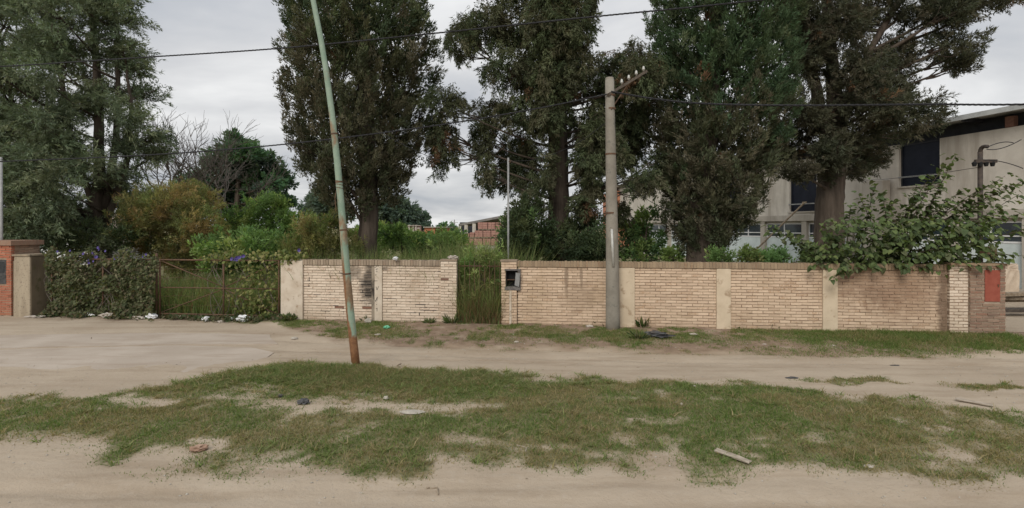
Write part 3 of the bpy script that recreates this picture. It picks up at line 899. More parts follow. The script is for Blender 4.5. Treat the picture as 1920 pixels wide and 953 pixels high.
for i in range(26):
    t = i / 25
    y_ = 335 + 22 * t
    xc = np.interp(y_, [c[1] for c in cen[::-1]], [c[0] for c in cen[::-1]])
    wr.append(P(xc, y_, LY) + np.array([.061 * math.cos(t * 22), .061 * math.sin(t * 22), 0]))
obj("tie_wire", tube(wr + [P(628, 372, LY - .1), P(630, 395, LY - .1)], .006, 5), RUST, lp)
lamp = obj("lamp_arm", tube(bezier(pts[-1], pts[-1] + np.array([-.2, -.3, .9]), pts[-1] + np.array([-.5, -1.6, 1.1]), 8), .035, 10), STEEL, lp, smooth=True)
hd = pts[-1] + np.array([-.58, -2.0, 1.1])
obj("lamp_head", bevel(box(hd[0] - .14, hd[0] + .14, hd[1] - .32, hd[1] + .42, hd[2] - .07, hd[2] + .07), .05, 3), STEEL, lp, smooth=True)

CY = 12.42
up = root("utility_pole", P(1148, 614, CY), "grey tapered concrete utility pole in front of the tan wall", "utility pole")
ppts = [P(1149, 626, CY), P(1149, 600, CY), P(1148, 480, CY), P(1146, 340, CY), P(1144, 220, CY), P(1143, 150, CY)]
obj("shaft", tube(ppts, [.175, .17, .152, .132, .115, .107], 24), CONCRETE, up, smooth=True)
obj("pole_cap", tube([P(1143, 150, CY), P(1143, 146, CY)], [.107, .095], 24), CONCRETE, up)
for y_, r_ in ((400, .145), (290, .13), (180, .117), (205, .12)):
    obj("clamp_band", tube([P(1145, y_ + 1, CY), P(1145, y_ - 2, CY)], r_ + .002, 24), RUST, up)
cdt = tube([P(1150, 500, CY - .17), P(1147, 430, CY - .155)], .03, 8)
obj("conduit_guard", cdt, PORCELAIN, up, smooth=True)
for k_ in range(5):
    an_ = 3.9 + .5 * k_
a0, a1 = P(1140, 178, CY - .14), P(1212, 134, CY + .9)
arm = obj("cross_arm", tube([a0, a1], .045, 4), simple("dark_timber", (.07, .055, .042), (.13, .105, .08), 14, bump=.4), up)
obj("arm_brace", tube([P(1146, 205, CY - .13), a0 * .45 + a1 * .55], .014, 6), RUST, up)
for t in (.34, .52, .72, .92):
    p_ = a0 * (1 - t) + a1 * t + np.array([0, 0, .05])
    ins = tube([p_, p_ + [0, 0, .03], p_ + [0, 0, .035], p_ + [0, 0, .07], p_ + [0, 0, .075], p_ + [0, 0, .11], p_ + [0, 0, .13]], [.022, .022, .04, .036, .03, .028, .012], 10)
    obj("insulator", ins, PORCELAIN, up, smooth=True)

def cable(label, pts, r=.012, twist=0, name="overhead_cable"):
    pts = [np.array(p) for p in pts]
    # Catmull-Rom through the points
    out = []
    ext = [2 * pts[0] - pts[1]] + pts + [2 * pts[-1] - pts[-2]]
    for i in range(1, len(ext) - 2):
        L_ = np.linalg.norm(ext[i + 1] - ext[i]); m = max(4, int(L_ / (.06 if twist else .3)))
        for j in range(m):
            t = j / m
            p0, p1, p2, p3 = ext[i - 1:i + 3]
            out.append(.5 * ((2 * p1) + (-p0 + p2) * t + (2 * p0 - 5 * p1 + 4 * p2 - p3) * t * t + (-p0 + 3 * p1 - 3 * p2 + p3) * t ** 3))
    out.append(pts[-1])
    if twist:
        VF = []
        s = 0
        for ph in (0, 2.09, 4.19):
            q = []
            for i, p in enumerate(out):
                an_ = i * .06 * 2 * math.pi / twist + ph
                q.append(p + np.array([0, math.cos(an_), math.sin(an_)]) * r * .8)
            VF.append(tube(q, r * .75, 5))
        VF = join(*VF)
    else:
        VF = tube(out, r, 6)
    o = obj(name, VF, CABLE, None, smooth=True, base=pts[0])
    return tag(o, label, "cable", "overhead cables")
def wl3(px, py, Y0=10.9, k=.215):
    t = (px - 960) / 960
    return P(px, py, Y0 / (1 + k * t))
cable("topmost twisted cable sloping across the whole sky in front of the conifers", [wl3(x_, y_) for x_, y_ in ((-420, 148), (0, 125), (265, 108), (535, 90), (820, 62), (1110, 32), (1400, 3), (1900, -55))], .0125, .32)
cable("lower cable from the left edge up to the concrete pole", [P(-420, 318, 15.5), P(0, 303, 14.6), P(290, 290, 13.9), (P(540, 270, 13.3)), P(800, 238, 12.9), P(1000, 205, 12.6), P(1143, 176, 12.3)], .013, .35)
cable("thick dark cable from the concrete pole to the right edge", [P(1146, 172, 12.3), P(1230, 186, 12.2), P(1330, 195, 12.0), P(1500, 198, 11.8), P(1735, 196, 11.5), P(1920, 196, 11.2), P(2300, 185, 10.6)], .017, .4)
cable("thin drop wire sagging from the slim steel mast towards the concrete pole", [P(953, 303, 14.4), P(1010, 298, 13.7), P(1080, 270, 13.0), P(1142, 226, 12.4)], .007)
cable("thin drop wire hanging between the leftmost cypress and the slim steel mast", [P(655, 205, 15.5), P(700, 240, 15.2), P(800, 292, 14.8), P(870, 309, 14.6), P(953, 304, 14.4)], .007)
cable("thin wire below the dense column cypress sloping to the building", [P(1150, 330, 12.4), P(1240, 388, 15), P(1320, 405, 19), P(1400, 418, 24), P(1440, 420, 30)], .008)
cable("thin wire from the building window to the rusty service mast", [P(1440, 330, 30), P(1600, 338, 23), P(1720, 330, 17), P(1836, 314, 14)], .008)

ms = root("steel_mast", P(953, 500, 14.4) * np.array([1, 1, 0]), "slim grey steel mast rising behind the meter niche pillar", "mast")
obj("mast_tube", tube([P(953, 426 + 2.5 * 960 / 14.4, 14.4), P(953, 296, 14.4)], .028, 10), STEEL, ms, smooth=True)
obj("hook", tube(bezier(P(953, 303, 14.4), P(958, 300, 14.3), P(956, 306, 14.3), 5), .01, 6), RUST, ms)

sm = root("service_mast", P(1838, 500, 14.0) * np.array([1, 1, 0]), "rusty service mast with insulator bracket before the grey building", "mast")
obj("mast_tube", tube([P(1838, 598, 14), P(1838, 400, 14), P(1838, 285, 14)], .06, 12), IRON, sm, smooth=True)
obj("weather_head", tube(bezier(P(1838, 287, 14), P(1838, 272, 14), P(1852, 275, 13.8), 6), .05, 8), IRON, sm, smooth=True)
obj("bracket", bevel(box(P(1824, 0, 14)[0], P(1864, 0, 14)[0], 13.9, 13.97, P(0, 306, 14)[2], P(0, 300, 14)[2]), .01), IRON, sm)
for x_ in (1827, 1838, 1849, 1861):
    p_ = P(x_, 306, 13.93)
    obj("insulator", tube([p_ + [0, 0, .04], p_ + [0, 0, .0], p_ - [0, 0, .09]], [.03, .06, .04], 8), DARKM, sm)
obj("meter_box", bevel(box(P(1831, 0, 14)[0], P(1850, 0, 14)[0], 13.7, 13.92, P(0, 482, 14)[2], P(0, 462, 14)[2]), .015), RUST, sm)
for (pa, pb_, pc) in (((1850, 277), (1880, 262), (1900, 268)), ((1850, 280), (1875, 285), (1915, 262)), ((1845, 300), (1880, 300), (1918, 316))):
    obj("loose_wire", tube(bezier(P(*pa, 13.8), P(*pb_, 13.8), P(*pc, 13.8), 10), .012, 5), CABLE, sm)
tm = root("steel_mast", W(UV(4, -.4), -.4, 0), "thin pale mast behind the orange brick pillar", "mast")
obj("mast_tube", tube([W(UV(4, -.4), -.4, 0), W(UV(2, -.4), -.4, 4.5)], .035, 8), STEEL, tm, smooth=True)
obj("mast_cap", tube([W(UV(2, -.4), -.4, 4.5), W(UV(2, -.4), -.4, 4.56)], [.045, .02], 8), STEEL, tm)

# ------------------------------------------------------------------ trees
def limb_path(a, b, sag=.0, n=7):
    a, b = np.array(a), np.array(b)
    m = (a + b) / 2 + np.array([0, 0, sag]) + RNG.normal(0, .12, 3)
    return bezier(a, m, b, n)
CYP = [(0.071, 0.097, 0.048), (0.089, 0.111, 0.054), (0.102, 0.117, 0.060), (0.060, 0.086, 0.048), (0.108, 0.112, 0.065)]
CYP_G = [(0.071, 0.112, 0.056), (0.084, 0.123, 0.063), (0.060, 0.099, 0.052), (0.097, 0.121, 0.065)]
CYP_K = [(.074, .078, .050), (.084, .084, .054), (.064, .072, .046), (.098, .090, .062)]
CYP_D = [(0.067, 0.086, 0.045), (0.080, 0.099, 0.050), (0.095, 0.106, 0.056), (0.104, 0.102, 0.060)]
CYP_B = [(.094, .100, .058), (.106, .102, .064), (.076, .088, .050), (.116, .106, .070)]
CEDAR = [(0.159, 0.193, 0.117), (0.139, 0.178, 0.103), (0.185, 0.212, 0.125), (0.128, 0.163, 0.100)]

def profile_tree(name, label, Y, trunk, prof, n, pal, pal_low=None, L=.55, Rr=.16, K=46, leaf=.13, wid=.045, up=.75, outw=.5, dead=.03, depth=.9, gap=.30, group="tall conifers behind the wall", seed=0, lowy=250, lumps=.22, inner=.55):
    base = P(trunk[0][0], HY + CAMZ * FPX / Y, Y)
    t = root(name, base, label, "tree", group)
    tp = [P(x_, y_, Y) for x_, y_, w_ in trunk]; tr = [w_ / 2 * Y / FPX for x_, y_, w_ in trunk]
    # subdivide the trunk for a fluted, uneven outline
    pts, rs = [], []
    for i in range(len(tp) - 1):
        for j in range(6):
            s = j / 6
            pts.append(tp[i] * (1 - s) + tp[i + 1] * s + RNG.normal(0, .012, 3)); rs.append(tr[i] * (1 - s) + tr[i + 1] * s)
    pts.append(tp[-1]); rs.append(tr[-1])
    rs[0] *= 1.35; rs[1] *= 1.15
    obj("trunk", tube(pts, rs, 22, flute=.07, fl_n=5, seed=seed), BARK, t, smooth=True)
    pr = np.array(prof, float)
    zs = CAMZ - (pr[:, 0] - HY) / FPX * Y
    o_ = np.argsort(zs)
    zs = zs[o_]; xl = ((pr[:, 1] - HX) / FPX * Y)[o_]; xr = ((pr[:, 2] - HX) / FPX * Y)[o_]
    rad_all = (xr - xl) / 2
    # weight heights by girth
    zz_ = np.linspace(zs[0], zs[-1], 400)
    rz = np.interp(zz_, zs, rad_all)
    low = CAMZ - (lowy - HY) / FPX * Y
    packs = []
    # plumes of the outer shell, then coarser growth that fills the body of the crown
    for (nn, r0, r1, kf, lf, wf, per, mul) in ((n, .70, 1.0, 1.0, 1.0, 1.0, 4, 1.0), (int(n * .42), .12, .78, .5, 1.7, 2.0, 2, 1.5)):
        cdf = np.cumsum((rz + .15)); cdf /= cdf[-1]
        nc = nn // per
        z = np.interp(RNG.random(nc), cdf, zz_)
        r_ = np.interp(z, zs, rad_all); cx = (np.interp(z, zs, xl) + np.interp(z, zs, xr)) / 2
        an = RNG.uniform(0, 2 * np.pi, nc)
        rho = r0 + (r1 - r0) * RNG.random(nc) ** .55
        lump = 1 + lumps * 2 * (fbm(np.cos(an) * r_ * 1.3 + 7, np.sin(an) * r_ * 1.3 + 3, z * .75, seed + 5, 3) - .55)
        rr = r_ * rho * lump
        cp = np.stack([cx + np.cos(an) * rr, Y + np.sin(an) * rr * depth, z], -1)
        g = fbm(cp[:, 0] * 1.7, cp[:, 1] * 1.7, cp[:, 2] * 1.0, seed + 80, 3)
        kp = g > (gap + .08 if per == 4 else gap * .8)
        kp &= (z < CAMZ + HY / FPX * Y + 1.2) | (RNG.random(nc) < .35)
        cp, an, z = cp[kp], an[kp], z[kp]
        nc = len(cp)
        outv = np.stack([np.cos(an), np.sin(an), np.zeros(nc)], -1)
        cax = unit(outv * outw + np.array([0, 0, up]) + RNG.normal(0, .25, (nc, 3)))
        clus = np.repeat(np.arange(nc), per)
        m = len(clus)
        base_p = cp[clus] + RNG.normal(0, Rr * .75, (m, 3)) * np.array([1, 1, 1.5])
        axv = unit(cax[clus] + RNG.normal(0, .22, (m, 3)))
        Ls = L * RNG.uniform(.55, 1.2, m) * mul
        start = base_p - axv * Ls[:, None] * .6
        lowm = (z < low + RNG.normal(0, .8, nc))[clus] if pal_low is not None else np.zeros(m, bool)
        for mk, pl in ((~lowm, pal), (lowm, pal_low)):
            if mk.sum():
                _, cl2 = np.unique(clus[mk], return_inverse=True)
                packs.append(plumes(start[mk], axv[mk], Ls[mk], Rr * mul * RNG.uniform(.7, 1.3, mk.sum()), int(K * kf), leaf * lf, wid * wf, pl, b=.42, c=.20, dead=dead, deadc=(.135, .080, .046), clus=cl2, tri=True))
    V, F, C = stackp(packs)
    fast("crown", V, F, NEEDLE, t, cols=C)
    # limbs inside the crown
    lim = []
    ztop, zlow = zs[-1], zs[0]
    for i in range(26):
        zc_ = zlow + (ztop - zlow) * (i + .5) / 26
        s = np.interp(zc_ - .9, [p[2] for p in pts], np.arange(len(pts)))
        a_ = pts[int(min(max(s, 0), len(pts) - 1))]
        an_ = RNG.uniform(0, 2 * np.pi); rr_ = np.interp(zc_, zs, rad_all) * .7
        b_ = np.array([(np.interp(zc_, zs, xl) + np.interp(zc_, zs, xr)) / 2 + math.cos(an_) * rr_, Y + math.sin(an_) * rr_, zc_ + .5])
        lim.append(tube(limb_path(a_, b_, -.1, 5), [.07, .06, .045, .03, .015], 6))
    obj("limbs", join(*lim), BARK, t, smooth=True)["kind"] = "stuff"
    return t

profile_tree("cypress_tree", "broad column cypress with bare trunk behind the leaning lamp post", 16.5,
    [(690, 572, 46), (690, 480, 36), (692, 400, 34), (690, 330, 33), (684, 150, 26), (676, -120, 16), (675, -420, 6)],
    [(-480, 655, 700), (-300, 590, 765), (-100, 540, 808), (0, 534, 816), (100, 532, 810), (200, 537, 806), (260, 546, 796), (300, 560, 780), (340, 586, 766), (370, 606, 744), (395, 636, 712)],
    5200, CYP, CYP_B, L=.46, Rr=.13, K=40, leaf=.10, wid=.036, dead=.006, seed=1, lowy=120, gap=.30)

profile_tree("cypress_tree", "dense column cypress with foliage almost down to the tan wall", 17.0,
    [(1312, 568, 56), (1312, 470, 50), (1318, 380, 40), (1340, 100, 28), (1352, -150, 16), (1355, -430, 6)],
    [(-480, 1330, 1380), (-300, 1268, 1442), (-100, 1234, 1480), (0, 1222, 1486), (100, 1216, 1484), (200, 1222, 1478), (300, 1234, 1462), (360, 1240, 1436), (400, 1250, 1410), (440, 1264, 1386), (470, 1286, 1350)],
    6000, CYP_G, CYP_B, L=.42, Rr=.13, K=40, leaf=.10, wid=.036, dead=.015, seed=2, lowy=210, gap=.25)

def clump_tree(name, label, Y, trunks, clumps, pal, tuft=.6, Rr=.17, K=46, leaf=.13, wid=.045, mode=(0, 0, -.25), outw=.7, dens=95, gap=.34, dead=.03, group="tall conifers behind the wall", seed=0, dspread=1.2, limb_r=.07, mat=None, bark=None, limb_from=None, lo=.25, rnd=.32, cat="tree", depthf=1.0, crown_name="crown", fine=False):
    mat = mat or NEEDLE; bark = bark or BARK
    base = P(trunks[0][0][0], HY + CAMZ * FPX / Y, Y)
    t = root(name, base, label, cat, group)
    tpts = []
    for ti, trunk in enumerate(trunks):
        pts, rs = [], []
        tp = [P(q[0], q[1], Y + (q[3] if len(q) > 3 else 0)) for q in trunk]; tr = [q[2] / 2 * Y / FPX for q in trunk]
        for i in range(len(tp) - 1):
            for j in range(6):
                s = j / 6
                pts.append(tp[i] * (1 - s) + tp[i + 1] * s + RNG.normal(0, .015, 3)); rs.append(tr[i] * (1 - s) + tr[i + 1] * s)
        pts.append(tp[-1]); rs.append(tr[-1])
        if ti == 0: rs[0] *= 1.3
        obj("trunk" if ti == 0 else "stem", tube(pts, rs, 18, flute=.06, seed=seed + ti), bark, t, smooth=True)
        tpts += pts
    tpa = np.array(tpts)
    packs, lim = [], []
    for ci, cl in enumerate(clumps):
        cx, cy, rx, ry = cl[:4]
        dY = cl[4] if len(cl) > 4 else RNG.uniform(-dspread, dspread)
        c = P(cx, cy, Y); c[1] += dY
        f = Y / FPX
        rad_ = np.array([rx * f, (rx + ry) / 2 * f * depthf, ry * f])
        n = int((dens if cy + ry > -30 else dens * .35) * (rad_[0] * rad_[1] + rad_[0] * rad_[2] + rad_[1] * rad_[2]) / 1.0) + 6
        p, d = clump_pts(c, rad_, n, lo, seed * 97 + ci, .35, gap)
        m = len(p)
        if not m: continue
        axv = unit(d * outw + np.array(cl[5] if len(cl) > 5 else mode) + RNG.normal(0, rnd, (m, 3)))
        Ls = tuft * RNG.uniform(.55, 1.3, m)
        cell = np.floor(p / (tuft * 1.1)).astype(int)
        _, cl2 = np.unique(cell @ np.array([73856093, 19349663, 83492791]), return_inverse=True)
        packs.append(plumes(p - axv * Ls[:, None] * .55, axv, Ls, Rr * RNG.uniform(.7, 1.3, m), K, leaf, wid, pal, b=.45, c=.24 if mat is NEEDLE else .35, dead=dead, deadc=(.14, .085, .05), clus=cl2.ravel(), tri=mat is NEEDLE or fine))
        # limb from the trunk, starting a little below the clump
        tgt = c
        k = np.argmin(np.abs(tpa[:, 2] - (c[2] - .35 * np.linalg.norm(c[:2] - tpa[0, :2]))) + .3 * np.linalg.norm(tpa[:, :2] - c[:2], axis=1))
        rr_ = limb_r * (1 + .3 * RNG.random())
        lim.append(tube(limb_path(tpa[k], tgt, -.15, 7), np.linspace(rr_, rr_ * .25, 7), 7))
        for _ in range(5):
            e_ = c + unit(RNG.normal(size=3)) * rad_ * .8
            lim.append(tube(limb_path(c * .7 + tpa[k] * .3, e_, -.05, 5), np.linspace(rr_ * .4, .008, 5), 5))
    V, F, C = stackp(packs)
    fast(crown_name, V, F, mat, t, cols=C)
    obj("limbs", join(*lim), bark, t, smooth=True)["kind"] = "stuff"
    return t

clump_tree("cypress_tree", "ragged open conifer with drooping sprays between the two column cypresses", 17.2,
    [[(1052, 566, 48), (1050, 470, 40), (1047, 330, 38), (1044, 180, 32), (1040, -60, 24), (1035, -350, 8)]],
    [(1000, 30, 95, 75), (925, 62, 62, 42), (868, 95, 34, 40), (872, 45, 26, 22), (955, 150, 55, 42), (1060, 100, 62, 90), (1075, -70, 70, 80), (960, -80, 110, 80), (1020, -250, 90, 90), (1110, 20, 16, 50), 
     (925, 210, 55, 34), (846, 212, 44, 28), (835, 275, 34, 62), (815, 250, 18, 36), (905, 262, 26, 52), (1000, 225, 70, 55), (1085, 205, 56, 60), (940, 325, 28, 40), (912, 330, 16, 36), (1150, 140, 40, 46), (1185, 165, 44, 46), (1195, 105, 34, 36),
     (1160, 225, 52, 46), (1112, 285, 42, 50), (1178, 295, 46, 36), (985, 320, 40, 52), (1190, 350, 36, 26), (1125, 345, 32, 34), (1000, 380, 34, 32), (1095, 370, 24, 26), (1210, 255, 30, 50), (1215, 195, 26, 40), (1140, 300, 30, 46), (1230, 320, 20, 40), (970, 270, 50, 40), (1020, 150, 60, 60), (1165, 400, 26, 30), (1040, 0, 50, 60, -1.6), (1045, 90, 46, 56, -1.6), (1035, 170, 46, 46, -1.5), (1070, 150, 40, 40, -1.4), (1010, 90, 40, 40, -1.8), (1060, -80, 50, 60, -1.6), (1025, 235, 36, 34, -1.4), (1075, 60, 40, 60, -1.2), (1180, 230, 60, 60, .5), (1140, 180, 50, 50, .5), (1215, 140, 40, 50, .6), (1095, 320, 32, 40, -1.0), (1085, 390, 26, 26, -1.0), (1105, 250, 36, 40, -1.0), (1015, 330, 28, 40, -1.0)],
    CYP_D + CYP_B[:1], tuft=.5, Rr=.11, K=40, leaf=.10, wid=.034, mode=(0, 0, -.6), outw=.45, dens=100, gap=.35, dead=.02, seed=3, dspread=1.3, limb_r=.045)

clump_tree("cypress_tree", "spreading conifer with thick trunk before the unfinished concrete building", 18.5,
    [[(1553, 556, 62), (1553, 450, 50), (1556, 380, 46), (1562, 310, 44), (1566, 240, 32), (1560, 120, 20), (1545, -60, 14), (1540, -300, 8)],
     [(1560, 300, 22), (1590, 190, 16), (1640, 80, 11), (1720, -60, 12), (1800, -220, 5)], [(1556, 290, 24), (1530, 170, 20), (1505, 60, 16), (1490, -120, 8)]],
    [(1505, 55, 50, 66), (1485, 175, 36, 60), (1478, 275, 34, 46), (1470, 328, 30, 22), (1600, 30, 74, 46), (1700, 12, 84, 44), (1795, 5, 74, 34), (1875, -8, 46, 28), (1832, 92, 40, 20), (1795, 125, 30, 16),
     (1760, 88, 50, 30), (1690, 105, 66, 42), (1610, 150, 62, 46), (1650, 228, 70, 38), (1580, 258, 60, 44), (1535, 318, 40, 24), (1640, 285, 42, 30), (1700, 232, 34, 34), (1560, -80, 120, 70), (1720, -90, 120, 60), (1530, 110, 40, 50), (1560, 190, 50, 46), (1520, 240, 40, 46), (1600, 320, 34, 16), (1680, 170, 50, 34), (1730, 45, 50, 36), (1600, -220, 110, 80), (1660, 290, 36, 28), (1488, 110, 34, 50, -.8), (1500, 210, 34, 44, -.8), (1475, 40, 36, 44, -.5), (1540, 60, 40, 50, -1.4), (1560, 150, 40, 40, -1.6), (1520, 290, 34, 34, -1.2), (1580, 210, 44, 36, -1.6)],
    CYP_K, tuft=.5, Rr=.11, K=40, leaf=.10, wid=.034, mode=(.15, 0, .2), outw=.55, dens=108, gap=.36, dead=.02, seed=4, dspread=1.5)

# old cedar at the left: flat drooping fans, light showing through
cl = []
prof_l = [(-260, 40, 130), (-100, -60, 210), (0, -90, 222), (60, -100, 244), (110, -110, 250), (150, -120, 240), (190, -120, 236), (215, -130, 292), (285, -140, 300), (310, -140, 274), (350, -130, 228), (400, -120, 214), (440, -110, 195)]
pa_ = np.array(prof_l, float)
rr0 = np.random.default_rng(5)
for y_ in range(-250, 445, 27):
    xl_, xr_ = np.interp(y_, pa_[:, 0], pa_[:, 1]), np.interp(y_, pa_[:, 0], pa_[:, 2])
    x_ = xl_ + 20
    while x_ < xr_ - 18:
        w_ = rr0.uniform(26, 52)
        cl.append((min(x_ + w_ / 2, xr_ - 22), y_ + rr0.uniform(-14, 14), w_ * 1.15, rr0.uniform(16, 30) if y_ < 330 else rr0.uniform(24, 36), rr0.uniform(-2.2, 2.2), (.18 * np.sign(x_ - 90), 0, -.12)))
        x_ += w_ * 1.35
    cl.append((xr_ - 14, y_ + rr0.uniform(-8, 8), 22, 10, rr0.uniform(-1, 1), (.7, 0, -.1)))
for (x_, y_) in ((60, 400), (110, 420), (160, 400), (200, 420), (140, 440), (180, 450), (80, 445), (215, 390), (20, 430), (170, 360), (210, 350), (130, 370), (190, 320), (60, 350), (180, 250), (200, 180), (110, 300), (190, 110), (120, 170), (205, 60)):
    cl.append((x_, y_, 46, 26, -2.6, (.1, -.2, -.2)))
clump_tree("cedar_tree", "huge blue-green conifer filling the upper left corner", 19.0,
    [[(190, 552, 44), (188, 420, 26), (186, 300, 17), (184, 180, 13), (170, -40, 9), (150, -240, 4)], [(196, 400, 13), (216, 280, 11), (222, 150, 8), (215, -40, 5)], [(200, 420, 12), (240, 300, 9), (246, 200, 6), (236, 120, 3)], [(180, 400, 12), (130, 250, 9), (100, 60, 7), (90, -150, 4)], [(178, 420, 12), (70, 330, 9), (20, 180, 6), (0, 60, 3)]],
    cl, CEDAR, tuft=.75, Rr=.13, K=34, leaf=.12, wid=.034, outw=.5, dens=44, gap=.29, dead=.0, seed=6, limb_r=.04, lo=.05, rnd=.45)

# bare tree
def bare_tree(name, label, x, ytop, Y, seed=0, group=None, spread=1.0, xlean=0):
    rr = random.Random(seed)
    b = P(x, HY + CAMZ * FPX / Y, Y)
    t = root(name, b, label, "tree", group)
    H = P(x, ytop, Y)[2]
    trunk, br = [], []
    def grow(p, d, L, r, lev):
        n = 5
        pts = [Vector(p)]
        dd = Vector(d)
        for i in range(n):
            dd = (dd + Vector((rr.gauss(0, .10), rr.gauss(0, .10), rr.gauss(.02, .06)))).normalized()
            pts.append(pts[-1] + dd * L / n)
        tb = tube([tuple(q) for q in pts], list(np.linspace(r, r * .6, n + 1)), 8 if lev < 2 else 5)
        (trunk if lev == 0 else br).append(tb)
        if lev < 6:
            for k in range(3 if lev in (0, 1, 3) else 2 + (rr.random() < .5)):
                q = pts[rr.randint(3, n)] if k else pts[-1]
                ax = Vector((rr.gauss(0, 1), rr.gauss(0, 1), rr.gauss(0, .5)))
                ax = (ax - dd * ax.dot(dd)).normalized()
                a = rr.uniform(.3, .7) * spread
                nd = (dd * math.cos(a) + ax * math.sin(a) + Vector((0, 0, .12))).normalized()
                grow(q, nd, L * rr.uniform(.68, .88), max(.008, r * rr.uniform(.50, .63)), lev + 1)
    grow(tuple(b), (xlean, 0, 1), H * .30, .20, 0)
    obj("trunk", join(*trunk), BARK_PALE, t, smooth=True)
    obj("branches", join(*br), BARK_PALE, t, smooth=True)["kind"] = "stuff"
    return t
bare_tree("bare_tree", "leafless pale tree between the huge conifer and the round dark tree", 338, 195, 25, 4, "trees standing at the back of the lot", xlean=.02)
bare_tree("bare_tree", "smaller leafless tree leaning right before the round dark tree", 405, 262, 26, 9, "trees standing at the back of the lot", xlean=.1)

DARKG = [(0.067, 0.128, 0.072), (0.081, 0.145, 0.072), (0.058, 0.113, 0.067), (0.099, 0.160, 0.075)]
DARKB = [(0.087, 0.123, 0.096), (0.078, 0.114, 0.090), (0.111, 0.144, 0.105)]
clump_tree("round_tree", "round dark green tree with the sky at its right side", 38, [[(445, 489, 16), (445, 400, 12), (448, 300, 6)]],
    [(400, 330, 44, 34), (440, 300, 46, 36), (460, 345, 50, 40), (410, 375, 60, 30), (505, 330, 22, 26), (520, 345, 14, 14), (505, 365, 24, 20), (360, 360, 40, 32), (445, 262, 26, 14), (480, 290, 28, 14), (340, 395, 40, 30), (495, 300, 18, 10), (525, 372, 10, 10)],
    DARKB + DARKG[:2], tuft=.9, Rr=.4, K=34, leaf=.30, wid=.15, mode=(0, 0, .2), dens=20, gap=.33, group="trees standing at the back of the lot", seed=11, mat=LEAF, lo=.3, dead=0, dspread=2)
clump_tree("far_tree", "grey-green far tree seen under the leftmost cypress at right of its trunk", 62, [[(735, 465, 10), (735, 420, 8), (738, 380, 3)]],
    [(735, 395, 34, 20), (760, 405, 30, 18), (712, 400, 22, 20), (780, 410, 18, 14), (745, 380, 18, 8), (720, 420, 30, 16), (770, 425, 30, 14)],
    DARKB, tuft=1.1, Rr=.5, K=30, leaf=.45, wid=.22, dens=9, gap=.3, group="trees standing at the back of the lot", seed=12, mat=LEAF, dead=0, dspread=2)
clump_tree("far_tree", "far grey-green tree just left of the lamp post above the weeds", 60, [[(600, 466, 10), (600, 420, 8), (600, 380, 3)]],
    [(595, 375, 24, 18), (620, 385, 26, 20), (580, 395, 24, 16), (640, 400, 30, 20), (605, 410, 40, 14)],
    DARKB, tuft=1.1, Rr=.5, K=30, leaf=.45, wid=.22, dens=9, gap=.3, group="trees standing at the back of the lot", seed=13, mat=LEAF, dead=0, dspread=2)
clump_tree("far_tree", "small far tree above the red brick hut", 75, [[(838, 458, 8), (838, 432, 5)]],
    [(838, 425, 12, 8), (850, 432, 12, 8), (826, 434, 10, 6), (808, 432, 8, 5)], DARKG, tuft=.9, Rr=.4, K=24, leaf=.45, wid=.22, dens=8, gap=.25, group="trees standing at the back of the lot", seed=14, mat=LEAF, dead=0, dspread=1.5)

# ------------------------------------------------------------------ bushes behind the wall
def bush(name, label, Y, clumps, pal, cat="bush", group="bushes behind the wall", **k):
    d = dict(tuft=.42, Rr=.2, K=30, leaf=.10, wid=.05, mode=(0, 0, .45), dens=95, gap=.28, dead=.0, mat=LEAF, lo=.3, limb_r=.025, dspread=.6)
    d.update(k)
    x0 = sum(c[0] for c in clumps) / len(clumps)
    yb = HY + CAMZ * FPX / Y
    return clump_tree(name, label, Y, [[(x0, yb, 7), (x0 + 3, yb - 30, 5), (x0 + 2, min(c[1] for c in clumps), 2)]], clumps, pal, group=group, cat=cat, crown_name="foliage", **d)
GRN = [(0.142, 0.223, 0.081), (0.115, 0.196, 0.076), (0.169, 0.243, 0.092), (0.095, 0.162, 0.068)]
GRN_L = [(0.219, 0.300, 0.100), (0.175, 0.263, 0.088), (0.263, 0.312, 0.119), (0.138, 0.219, 0.075)]
OLIVE = [(0.225, 0.210, 0.090), (0.181, 0.196, 0.084), (0.268, 0.210, 0.096), (0.152, 0.181, 0.075), (0.290, 0.210, 0.102), (0.189, 0.203, 0.080)]
SHR_D = [(0.063, 0.092, 0.046), (0.078, 0.106, 0.051), (0.094, 0.113, 0.055), (0.057, 0.081, 0.044)]
bush("feathery_bush", "big olive and rust coloured feathery bush behind the iron gate", 18.5,
     [(330, 395, 70, 50), (280, 420, 50, 46), (385, 420, 44, 46), (340, 365, 40, 26), (370, 380, 36, 26), (300, 380, 40, 30), (335, 450, 80, 40), (260, 450, 34, 36), (400, 455, 30, 34), (330, 490, 60, 36)], OLIVE, tuft=.5, Rr=.16, K=40, leaf=.095, wid=.024, dens=100, gap=.27, limb_r=.03, fine=True)
bush("leafy_bush", "tall bright green bush right of the olive feathery bush", 22,
     [(445, 415, 30, 26), (485, 398, 30, 22), (520, 405, 30, 26), (460, 445, 50, 34), (520, 455, 50, 34), (500, 378, 18, 16), (470, 384, 14, 12), (545, 425, 34, 28), (430, 440, 24, 28), (575, 435, 26, 22), (530, 384, 12, 14), (560, 460, 40, 26), (440, 470, 40, 26)], GRN_L + GRN[:2], leaf=.12, wid=.045, dens=78, K=32, tuft=.65, Rr=.17, gap=.34, mode=(0, 0, .8))
